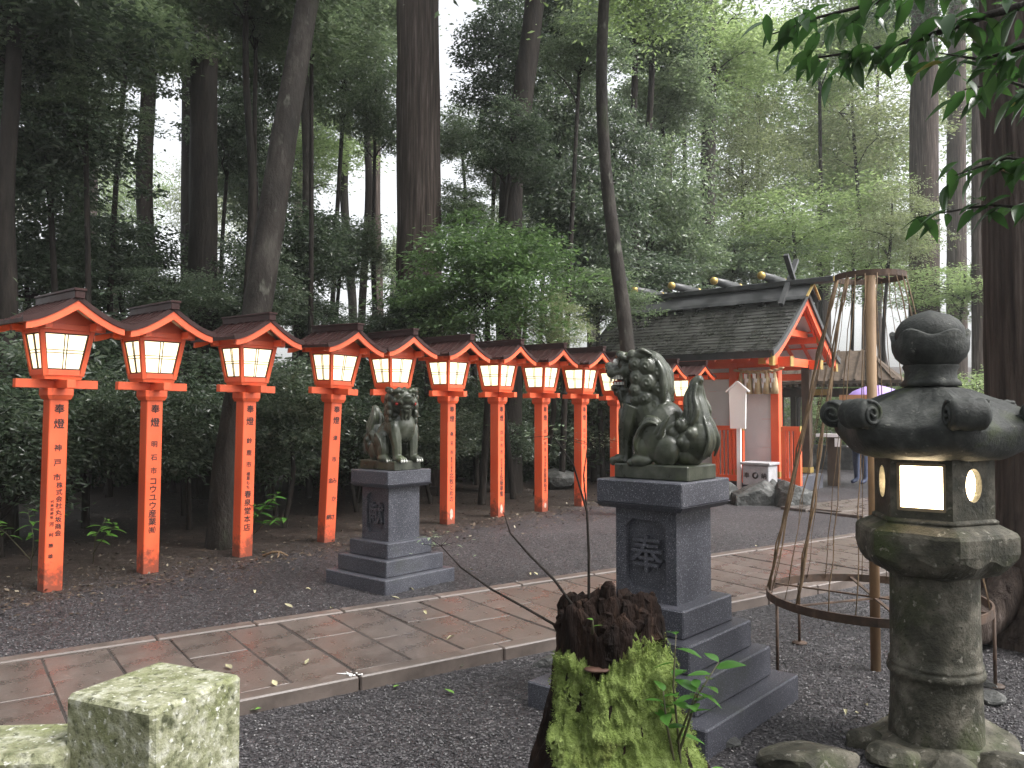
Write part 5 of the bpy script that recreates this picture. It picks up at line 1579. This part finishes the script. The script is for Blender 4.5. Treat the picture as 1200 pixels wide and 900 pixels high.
def tree(name, base, trunk, radii, crowns, label, cat='tree', bark=BARK_DARK, group=None, nlimb=9, seg=12, twigs=14):
    """trunk: world points from foot to top; crowns: (key, centre, (sx, sy, sz))"""
    root = empty(name, base, 0, label, cat, group)
    rg = random.Random(hash((round(base[0], 2), round(base[1], 2))) & 0xffff)
    B = Vector(base)
    T = [Vector(p) - B for p in trunk]
    # resample smoothly
    pts, rad = [], []
    for i in range(len(T) - 1):
        p0, p1, p2, p3 = T[max(i - 1, 0)], T[i], T[i + 1], T[min(i + 2, len(T) - 1)]
        for k in range(6):
            t = k / 6
            pts.append(.5 * ((2 * p1) + (p2 - p0) * t + (2 * p0 - 5 * p1 + 4 * p2 - p3) * t * t + (3 * p1 - p0 - 3 * p2 + p3) * t ** 3))
            rad.append(radii[i] + (radii[i + 1] - radii[i]) * t)
    pts.append(T[-1]); rad.append(radii[-1])
    q = MB()
    q.tube([pts[0] - Vector((0, 0, .25))] + pts, [rad[0] * 1.15] + rad, seg, wob=.035, rng=rg)
    for (key, c, s) in crowns:
        cl = CROWN[key][1]
        c = Vector(c) - B
        idx = rg.sample(range(len(cl)), min(nlimb, len(cl)))
        for i in idx:
            tgt = c + Vector((cl[i][0] * s[0], cl[i][1] * s[1], cl[i][2] * s[2])) * .9
            # leave the trunk below the target
            j = min(range(len(pts)), key=lambda j: (pts[j] - tgt).length + max(0, pts[j].z - tgt.z + .2) * 2)
            st = pts[j]
            r0 = min(rad[j] * .5, .012 + .014 * (tgt - st).length)
            lp = limb_path(st, tgt, rg)
            q.tube(lp, [r0, r0 * .8, r0 * .6, r0 * .4, r0 * .15], 6)
            for _ in range(2):
                e = lp[rg.choice((2, 3))]; f = e + Vector((rg.gauss(0, 1), rg.gauss(0, 1), rg.gauss(.2, .5))) * .25 * s[0]
                q.tube(limb_path(e, f, rg, 4), [r0 * .4, r0 * .3, r0 * .2, r0 * .08], 5)
    q.build('trunk', bark, root)
    for (key, c, s) in crowns:
        link('crown', CROWN[key][0], None, root, loc=Vector(c) - B, rot=(rg.uniform(-.15, .15), rg.uniform(-.15, .15), rg.uniform(0, 6.28)), scale=s)
    return root

def gz(x, y): return terrain(x, y)
def foot(px, d):
    x = gx(px, d); return Vector((x, d, gz(x, d)))
def crown_at(px, py, d, rpx, zpx=None, dd=0.0):
    """crown centre and radii for an ellipse of rpx x zpx photo pixels"""
    r = rpx / 960 * d; z = (zpx or rpx) / 960 * d
    return at(px, py, d), (r, r, z)

# --- trunks one can tell apart
c = foot(490, 15.5)
tree('cedar_tree', c, [c, c + Vector((.0, 0, 1.2)), c + Vector((.0, 0, 5)), c + Vector((-.03, 0, 10)), c + Vector((0, .2, 17))], [.56, .47, .425, .40, .2],
     [('cedar', c + Vector((0, 0, 15)), (2.6, 2.6, 3.0))], 'massive straight cedar with red-brown ridged bark behind the lantern row', bark=BARK, seg=22)
c = foot(265, 8.75)
tree('leaning_tree', c, [c, at(272, 520, 8.8), at(300, 370, 8.9), at(322, 230, 9.0), at(345, 90, 9.1), at(372, -60, 9.2), at(410, -240, 9.4)], [.2, .165, .155, .15, .135, .12, .05],
     [('dark1', at(400, -260, 9.6), (2.4, 2.4, 1.2))], 'smooth grey tree trunk leaning over the third lantern, spotted with pale lichen', bark=BARK_SMOOTH, seg=16)
c = foot(239, 13)
tree('dark_cedar_tree', c, [c, at(238, 300, 13), at(239, 100, 13), at(240, -100, 13), at(240, -400, 13)], [.27, .22, .21, .2, .1], [('cedar', at(240, -520, 13), (1.6, 1.6, 1.8))],
     'straight nearly black trunk rising left of the leaning grey trunk', seg=14)
c = foot(224, 17.5)
tree('dark_cedar_tree', c, [c, at(224, 200, 17.5), at(226, -100, 17.5), at(226, -300, 17.5)], [.25, .2, .19, .1], [('cedar', at(226, -260, 17.5), (2, 2, 2.4))], 'grey straight trunk just behind the nearly black trunk', seg=12)
c = foot(596, 14.5)
tree('dark_cedar_tree', c, [c, at(598, 240, 14.5), at(612, 120, 14.5), at(627, 0, 14.5), at(645, -180, 14.5), at(655, -320, 14.5)], [.25, .21, .19, .175, .14, .05],
     [('dark2', at(640, -150, 14.5), (1.7, 1.7, 1.3))], 'dark trunk leaning slightly right above the bright green bush', seg=14)
c = foot(742, 11.4)
tree('slender_tree', c, [c, at(736, 420, 11.4), at(722, 300, 11.4), at(710, 200, 11.4), at(705, 100, 11.4), at(708, 0, 11.4), at(720, -150, 11.4)], [.13, .105, .095, .085, .08, .075, .03],
     [('light1', at(790, -60, 11.6), (1.8, 1.8, .9))], 'slender lichen-spotted trunk curving up in front of the shrine roof', bark=BARK_SMOOTH, seg=12)
c = foot(829, 24)
tree('grey_tree', c, [c, at(829, 250, 24), at(831, 120, 24), at(832, 30, 24), at(835, -150, 24)], [.26, .23, .21, .2, .08], [('light1', at(850, 70, 24.5), (2.6, 2.6, 1.5))], 'grey lichened trunk with thin bare branches behind the shrine', bark=BARK_SMOOTH, nlimb=14)
for (px, d, r, lab) in ((1083, 28, .48, 'thick pale misty cedar trunk far behind the plant frame'), (1121, 36, .4, 'misty cedar trunk next to the thickest pale trunk'), (1146, 25, .18, 'slim pale trunk close beside the big dark trunk')):
    c = foot(px, d)
    tree('misty_cedar_tree', c, [c, at(px, 300, d), at(px, 100, d), at(px + 2, -100, d), at(px + 2, -260, d)], [r * 1.1, r, r * .92, r * .8, r * .3], [('cedar', at(px, -120, d), (2.6, 2.6, 3.2))], lab, bark=BARK, seg=14)
for (px, d, r, top, lab, bk) in ((6, 9.2, .1, 14, 'thin curved dark trunk at the lantern with two writing columns', BARK_DARK), (86, 14, .2, 86, 'dark trunk between the first two lanterns, half hidden by leaves', BARK_DARK),
                             (173, 15, .155, 173, 'dark trunk behind the lantern lettered 明石市', BARK_DARK), (358, 15.5, .1, 358, 'thin crooked trunk with side branches right of the leaning trunk', BARK_SMOOTH),
                             (408, 24, .13, 410, 'slim far trunk against a bright gap left of the massive cedar', BARK_SMOOTH), (428, 21, .1, 428, 'dark slim trunk against a bright gap left of the massive cedar', BARK_DARK),
                             (441, 30, .22, 441, 'reddish far cedar trunk close by the massive cedar', BARK), (747, 19, .09, 742, 'thin bent trunk among leaves behind the slender trunk', BARK_DARK), (760, 20, .09, 762, 'thin upright trunk among leaves behind the slender trunk', BARK_DARK),
                             (293, 11, .055, 290, 'thin black trunk forking beside the leaning grey trunk', BARK_DARK)):
    c = foot(px, d)
    j = rgt.uniform(-6, 6)
    tree('forest_tree', c, [c, at(px + j, 380, d), at((px + top) / 2 - j, 220, d), at(top + j * .5, 80, d), at(top, -80, d)], [r * 1.25, r, r * .95, r * .85, r * .4],
         [(rgt.choice(('mid2', 'dark2', 'mid1')), at(top, -40 if d < 14 else 20, d), (1.5, 1.5, 1.0))] , lab, bark=bk, seg=10)

# --- leafy trees, placed by where their crowns hang
D1, D2, D3, G1, G2, Y1, Y2, O1 = 'dark1', 'dark2', 'dark3', 'mid1', 'mid2', 'light1', 'light2', 'olive1'
leafy = [
    # dark wood on the left
    (55, 165, 10.5, 105, 80, D1), (150, 40, 12.5, 85, 60, G2), (30, 310, 11.5, 95, 75, D3), (130, 290, 13, 80, 60, D1), (250, 370, 13.5, 80, 55, D3),
    (115, 380, 14.5, 90, 60, D1), (-40, 220, 11, 90, 120, D2), (100, 130, 10.2, 70, 40, G1), (300, 30, 11.5, 50, 30, G1), (600, 165, 13.6, 50, 45, D2), (205, 345, 11, 60, 40, D3), (20, 60, 9.8, 90, 60, G1),
    (300, 90, 17, 75, 80, G1), (405, 80, 19, 85, 70, G2), (345, 290, 15, 70, 55, D1), (350, 365, 15, 60, 35, D3), (300, 220, 19, 60, 60, G1), (360, 180, 23, 90, 60, Y1),
    # middle
    (570, 330, 12.6, 105, 80, 'bush'), (500, 370, 13.2, 60, 50, D3), (585, 70, 16.5, 55, 65, D2), (590, 200, 18.5, 45, 40, G2), (655, 130, 18, 60, 80, D1), (690, 250, 16.5, 70, 75, D1), (640, 230, 19, 50, 60, G1),
    (765, 235, 20, 70, 85, G2), (775, 120, 22, 70, 60, G1), (740, 320, 18.5, 80, 45, D1), (545, 250, 16, 45, 40, G1), (640, 380, 13.6, 55, 38, O1),
    (300, 330, 12.5, 50, 45, D2), (400, 300, 17, 60, 45, G1), (440, 130, 17.5, 45, 60, G2), (450, 390, 14, 50, 30, D1), (540, 160, 22, 50, 40, G2), (620, 300, 17, 60, 50, D3), (720, 180, 17, 50, 60, D2), (680, 60, 15.5, 60, 50, G1), (700, 350, 15.8, 60, 40, G1), (800, 290, 21, 60, 50, G2), (640, 20, 20, 70, 50, D1), (365, 40, 13.5, 60, 45, G1), (270, 150, 15, 50, 60, D1), (60, 400, 12.6, 70, 40, D2), (190, 400, 13.8, 70, 40, D1),
    # pale wood on the right
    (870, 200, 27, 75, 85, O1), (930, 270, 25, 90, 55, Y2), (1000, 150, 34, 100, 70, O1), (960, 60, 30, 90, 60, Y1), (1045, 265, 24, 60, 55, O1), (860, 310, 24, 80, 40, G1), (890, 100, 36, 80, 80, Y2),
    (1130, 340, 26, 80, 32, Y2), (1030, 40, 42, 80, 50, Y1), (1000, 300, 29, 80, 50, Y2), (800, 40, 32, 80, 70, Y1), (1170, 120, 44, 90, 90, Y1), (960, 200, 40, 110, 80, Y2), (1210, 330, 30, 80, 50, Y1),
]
def leafy_label(px, d, key):
    tone = {'d': 'dark', 'b': 'bright green', 'm': 'mid green', 'l': 'pale green', 'o': 'olive green'}[key[0]]
    if d < 15 and px < 280: return tone + ' evergreen tree crowding the wood behind the first lanterns', 'evergreens behind the first lanterns'
    if px < 470: return tone + ' broadleaf tree beyond the leaning grey trunk', 'trees beyond the leaning trunk'
    if px < 800: return tone + ' broadleaf tree between the massive cedar and the shrine roof', 'trees behind the middle of the row'
    return tone + ' misty tree on the slope behind the shrine', 'misty trees behind the shrine'
SEEN = {}
for i, (px, py, d, rw, rh, key) in enumerate(leafy):
    cc, s = crown_at(px, py, d, rw, rh)
    b = foot(px + rgt.uniform(-25, 25), d + rgt.uniform(-.4, .4))
    mid = b.lerp(cc, .5) + Vector((rgt.gauss(0, .15), rgt.gauss(0, .15), 0))
    r = .022 + .012 * s[0] + .0008 * d
    lab, grp = leafy_label(px, d, key)
    lab += ', ' + ('high crown' if py < 130 else 'low crown' if py > 270 else 'middle height')
    if (px, py) == (570, 330): lab, grp = 'bright green layered bush tree in front of the massive cedar', None
    if (px, py) == (640, 380): lab, grp = 'olive yellowish bush beside the shrine roof eave', None
    tree('broadleaf_tree', b, [b, mid, cc, cc + Vector((0, 0, s[2] * .6))], [r * 1.3, r, r * .7, r * .2], [(key, cc, s)], lab, group=grp, seg=8)

# --- shrubs under the trees behind the row
base0 = Vector((-3.75, 6.66, 0))
def SHLAB(t, off):
    where = ('before the first lantern' if t < -.8 else 'behind the lantern lettered 神戸市' if t < .5 else 'behind the lantern lettered 明石市' if t < 1.5 else 'behind the leaning grey trunk' if t < 2.3 else
             'behind the lantern lettered 津市' if t < 3.5 else 'behind the closed-mouthed lion' if t < 4.6 else 'behind the 北牧とめの lantern' if t < 5.8 else 'behind the posts lettered 四日市市' if t < 7.4 else 'behind the open-mouthed lion')
    return ('growing close ' if off < 2.2 else 'deeper in the wood ' if off > 3.3 else 'in the second rank ') + where
k = 0
for (t, off, h, r) in [(-1.6, 1.3, 1.3, .9), (-.6, 2.4, 1.5, 1.0), (.35, 1.9, 1.1, .75), (1.1, 2.7, 1.5, 1.05), (1.6, 1.5, 1.3, .55), (2.4, 2.0, 1.3, .85), (3.3, 1.4, 1.45, .7), (3.9, 2.4, 1.3, .95), (4.9, 1.9, 1.2, .8), (5.6, 2.7, 1.5, 1.0), (6.2, 1.7, 1.0, .6),
                       (7.0, 2.3, 1.3, .8), (7.8, 3.0, 1.4, .9), (8.4, 2.0, 1.0, .6), (9.3, 3.4, 1.3, .9), (-2.2, 2.6, 1.6, 1.1), (2.0, 3.8, 1.6, 1.2), (4.4, 4.0, 1.6, 1.2), (6.6, 4.4, 1.6, 1.2), (0.2, 3.9, 1.6, 1.2), (8.6, 4.8, 1.6, 1.2), (-1.2, 4.2, 1.7, 1.2)]:
    p = base0 + ROW * t - ROWN * off; p.z = gz(p.x, p.y)
    cc = p + Vector((0, 0, h)); key = ('shrub1', 'shrub2')[k % 2]
    tree('evergreen_shrub', p, [p, p + Vector((rgt.gauss(0, .06), 0, h * .5)), cc], [.035, .028, .012], [(key, cc, (r, r, r * .85))], 'dark glossy evergreen shrub ' + SHLAB(t, off), cat='shrub', group='evergreen shrubs behind the lantern row', seg=7, nlimb=10)
    k += 1
# a belt of low dark shrubs closing the view between the posts
for k in range(18):
    px = -40 + k * 48 + rgt.uniform(-15, 15); d = 14.5 + (px / 800) * 3.5 + rgt.uniform(-.8, 1.2)
    p = foot(px, d); r = rgt.uniform(.9, 1.25); cc = p + Vector((0, 0, r * .75))
    tree('evergreen_shrub', p, [p, cc], [.04, .015], [(('shrub1', 'shrub2')[k % 2], cc, (r * 1.15, r * 1.15, r * .85))], 'low black-green shrub closing the view between the vermilion posts', cat='shrub', group='low shrubs seen between the posts', seg=6, nlimb=6)
# far shrubs on the slope
for k in range(26):
    px = rgt.uniform(-60, 1260); d = rgt.uniform(19, 34)
    if 800 < px < 1200 and d < 24: d += 8
    p = foot(px, d); r = rgt.uniform(1.0, 1.8)
    cc = p + Vector((0, 0, r * .75))
    right = px > 800
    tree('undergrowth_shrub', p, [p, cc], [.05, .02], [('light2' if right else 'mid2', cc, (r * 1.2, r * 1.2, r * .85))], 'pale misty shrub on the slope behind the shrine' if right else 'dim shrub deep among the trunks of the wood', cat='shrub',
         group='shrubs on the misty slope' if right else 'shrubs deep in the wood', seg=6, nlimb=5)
# far trees closing the wood
for k in range(30):
    px = -80 + k * 45 + rgt.uniform(-18, 18); d = rgt.uniform(38, 62)
    if min(abs(px - g) for g in (70, 200, 310, 420, 535, 1085)) < 34: continue
    p = foot(px, d); h = rgt.uniform(9, 17)
    cc = p + Vector((0, 0, h)); r = rgt.uniform(1.8, 2.9)
    tree('far_tree', p, [p, p + Vector((rgt.gauss(0, .3), 0, h * .5)), cc, cc + Vector((0, 0, 2))], [.3, .26, .16, .04], [(rgt.choice(('mid2', 'light2', 'cedar', 'olive1')), cc, (r, r, r * 1.3))],
         'hazy tall tree far off in the wood', group='far trees of the wood', seg=8, nlimb=6, bark=BARK)

# --- trees added out of view to block sky light from above and the left
for (x, y, h, r, key) in ((-3.5, -4.5, 9, 3.4, 'mid1'), (3.5, -6.5, 9.5, 3.2, 'mid2'), (9.5, -3.0, 10, 3.0, 'mid1'), (-6.5, -1.5, 4, 2.6, 'dark1'), (-4.2, -2.8, 4.2, 2.2, 'dark2'), (-1.8, -5.0, 4.5, 2.6, 'dark3'), (-8.0, 2.0, 4, 2.4, 'mid2')):
    p = Vector((x, y, 0)); cc = Vector((x, y, h))
    tree('added_shade_tree', p, [p, p + Vector((.1, .1, h * .5)), cc, cc + Vector((0, 0, 1.5))], [.3, .24, .14, .04], [(key, cc, (r, r, r * .6))], 'added light-blocking tree outside the view, arching over the ' + {-5.5: 'stone fence post', -3.5: 'ground behind the fence post', 3.5: 'ground behind the stone lantern', -7.5: 'end of the lantern row', 9.5: 'open court', -6.5: 'ground left of the fence rail', -4.2: 'fence rail', -1.8: 'path behind the fence post', -8.0: 'bend of the path'}[x], bark=BARK, seg=12)

# --- big trunk on the right with roots
c = Vector((3.34, 5.25, 0))
root = tree('large_cedar_tree', c, [c, c + Vector((0, 0, .35)), c + Vector((0, 0, 1.0)), c + Vector((-.02, 0, 2.5)), c + Vector((-.03, 0, 5)), c + Vector((0, .2, 11))], [.42, .30, .265, .25, .24, .14],
            [('cedar', c + Vector((.3, .3, 10.5)), (2.2, 2.2, 2.2))], 'large dark reddish trunk with flaring roots beside the stone lantern', bark=BARK, seg=24)
for a, l in ((200, .62), (250, .5), (300, .5), (150, .4)):
    d = Vector((math.cos(R(a)), math.sin(R(a)), 0))
    q = MB(); q.tube([d * .15 + Vector((0, 0, .55)), d * .28 + Vector((0, 0, .28)), d * (.3 + l * .4) + Vector((0, 0, .1)), d * (.25 + l) + Vector((0, 0, -.03))], [.12, .13, .1, .04], 10, wob=.08, rng=rgt); q.build('root', BARK, root)

# --- overhanging branches with large leaves, from a tree standing outside the view on the right
BT = Vector((2.95, 2.2, 0))
ot = empty('overhanging_tree', BT, 0, 'large-leaved evergreen whose glossy branches hang into the upper right', 'tree')
q = MB(); q.tube([(0, 0, -.2), (0, 0, 1.5), (.03, .02, 3.0), (.05, .1, 4.6)], [.12, .1, .085, .03], 12, wob=.04, rng=rgt); q.build('trunk', BARK_SMOOTH, ot)
big = [leaf_mesh('leaf', .118, .043, OVERH, bend=.35, fold=.2, n=6), leaf_mesh('leaf', .1, .036, OVERH, bend=.15, fold=.25, n=6), leaf_mesh('leaf', .11, .042, OVERH, bend=.3, fold=.15, n=6)]
yel = leaf_mesh('leaf', .1, .036, M('yellowed_leaf', [(.3, (.35, .33, .05)), (.7, (.45, .4, .1))], bump=.1), bend=.3, fold=.2)
def branch(pts, r0, n, spread, side=1.0):
    P = [Vector(p) - BT for p in pts]
    q = MB(); q.tube(P, [r0 * (1 - .85 * i / (len(P) - 1)) for i in range(len(P))], 7); br = q.build('branch', BARK_SMOOTH, ot)
    for k in range(n):
        t = .3 + .7 * (k + rgp.random() * .6) / n
        f = min(t, .999) * (len(P) - 1); i = int(f); p = P[i].lerp(P[i + 1], f - i)
        tdir = (P[i + 1] - P[i]).normalized()
        p = p + Vector((rgp.gauss(0, spread), rgp.gauss(0, spread), rgp.gauss(0, spread * .45)))
        dr = tdir * rgp.uniform(.1, .7) + Vector((rgp.gauss(0, .7), rgp.gauss(0, .6), rgp.uniform(-.95, -.05)))
        me = yel if rgp.random() < .03 else rgp.choice(big)
        put_leaf(me, br, p, dr, rgp.uniform(-.6, .6), rgp.uniform(.75, 1.2))
    return br
S0 = BT + Vector((.03, .03, 2.9))
branch([S0, at(1260, -10, 2.5), at(1150, 20, 2.75), at(1080, 45, 2.9), at(1010, 60, 3.05), at(940, 70, 3.2)], .02, 70, .045)
branch([S0, at(1280, -60, 2.6), at(1180, -40, 2.8), at(1090, -20, 2.9), at(1020, 5, 3.0), at(960, 20, 3.1), at(905, 40, 3.2)], .018, 58, .045)
branch([S0, at(1280, 40, 2.5), at(1200, 55, 2.7), at(1150, 70, 2.8), at(1100, 62, 2.9)], .015, 42, .05)
branch([S0, at(1300, 130, 2.6), at(1230, 110, 2.8), at(1180, 95, 2.9), at(1130, 105, 3.0)], .014, 36, .045)
branch([BT + Vector((.02, .02, 2.4)), at(1300, 200, 2.6), at(1230, 190, 2.8), at(1180, 185, 2.85), at(1120, 205, 2.95)], .015, 34, .035)
branch([BT + Vector((.02, .02, 2.4)), at(1300, 240, 2.6), at(1220, 245, 2.75), at(1160, 240, 2.85), at(1070, 255, 3.0)], .013, 30, .03)

# --- low plants in front of the row
lf2 = leaf_mesh('leaf', .13, .05, YOUNG, bend=.3)
lf3 = leaf_mesh('leaf', .13, .045, GLOSSY, bend=.3)
p = ground_at(40, 668); seedling(p, [[(0, 0, 0), (.02, 0, .3), (-.05, .02, .55)], [(0, 0, .1), (.16, -.05, .4), (.28, -.1, .52)], [(0, 0, .1), (-.2, -.05, .35), (-.3, -.1, .45)]], lf2, 'low light-leaved sapling around the foot of the first lantern', nleaf=9)
p = ground_at(112, 660); seedling(p, [[(0, 0, 0), (.02, 0, .25), (.1, .02, .42)], [(0, 0, .1), (.15, -.05, .3), (.26, -.1, .38)]], lf2, 'small light-leaved sapling right of the first lantern post', nleaf=7)
p = ground_at(300, 640); p.y -= .3
seedling(p, [[(0, 0, 0), (.1, -.03, .35), (.3, -.08, .55)], [(0, 0, .1), (.22, -.05, .3), (.42, -.1, .36)], [(0, 0, .1), (.05, -.1, .35), (.12, -.18, .5)], [(0, 0, .2), (.16, 0, .42), (.34, -.05, .6)]], lf3, 'glossy shrublet spreading at the foot of the 鈴鹿市 lantern', nleaf=11)
tw = leaf_mesh('leaf', .05, .012, leaf_mat('pale_twig_leaf', (.14, .19, .12), (.24, .3, .2), (.38, .44, .33)), bend=.2)
p = at(690, 520, 11.6)
r_ = empty('pale_twig_shrub', (p.x, 11.9, 0), 0, 'pale thin-leaved shrub twig crossing the lantern posts by the lion muzzle', 'shrub')
q = MB(); q.tube([(0, 0, -.05), (-.05, 0, .5), (0, -.05, .9), (.1, -.3, 1.0)], [.012, .01, .007, .003], 6); q.build('stem', BARK_DARK, r_)
for k in range(90):
    a = rgp.uniform(0, 6.28); x = rgp.gauss(.05, .32)
    put_leaf(tw, r_, Vector((x, -.3 + rgp.gauss(0, .12), 1.02 + rgp.gauss(0, .07) - abs(x) * .1)), (math.cos(a), math.sin(a), rgp.uniform(-.3, .2)), 0, rgp.uniform(.8, 1.5))
for s in (-.5, -.2, .25, .5):
    q = MB(); q.tube([(.05, -.2, .95), (s * .6, -.28, 1.03), (s, -.32, 1.0)], [.004, .003, .001], 5); q.build('stem', BARK_DARK, r_)

# --- leaf litter under the trees
def litter():
    rg = np.random.default_rng(15)
    N = 9000
    t = rg.uniform(-2, 11, N); off = -.5 + 6 * rg.random(N) ** 1.5
    off[:1500] = -rg.random(1500) * 1.2
    x = -3.75 + ROW.x * t - ROWN.x * off; y = 6.66 + ROW.y * t - ROWN.y * off
    z = np.array([terrain(a, b) for a, b in zip(x, y)]) + .012
    P = np.stack([x, y, z], 1)
    a = rg.uniform(0, 6.28, N); d = np.stack([np.cos(a), np.sin(a), rg.normal(0, .25, N)], 1)
    s = np.stack([-np.sin(a), np.cos(a), rg.normal(0, .3, N)], 1)
    L = rg.uniform(.02, .06, N)[:, None]; w = L * .22
    V = np.stack([P, P + d * L * .45 + s * w, P + d * L, P + d * L * .45 - s * w], 1).reshape(-1, 3)
    m, nt, bs = new_mat('leaf_litter')
    g = nt.nodes.new('ShaderNodeNewGeometry'); cr = ramp(nt, [(0, (.03, .022, .016)), (.6, (.07, .05, .035)), (.9, (.13, .1, .07)), (1, (.3, .27, .2))])
    nt.links.new(g.outputs['Random Per Island'], cr.inputs[0]); nt.links.new(cr.outputs[0], bs.inputs['Base Color'])
    o = link('leaf_litter', np_mesh('leaf_litter', V, np.arange(N * 4), 4, m)); tag(o, 'brown leaf litter scattered on the soil of the wood', 'leaf litter', kind='stuff')
litter()

# ------------------------------------------------------------------ haze in the wood
def haze():
    q = MB(); q.box((0, 40, 14.5), (330, 200, 32))
    m = bpy.data.materials.new('haze_air'); m.use_nodes = True
    nt = m.node_tree; nt.nodes.clear()
    out = nt.nodes.new('ShaderNodeOutputMaterial'); v = nt.nodes.new('ShaderNodeVolumePrincipled')
    v.inputs['Color'].default_value = (.93, .96, .95, 1); v.inputs['Density'].default_value = HAZE; v.inputs['Anisotropy'].default_value = .2
    nt.links.new(v.outputs[0], out.inputs['Volume'])
    o = q.build('haze', m); o['kind'] = 'stuff'
HAZE = 0.0013
haze()
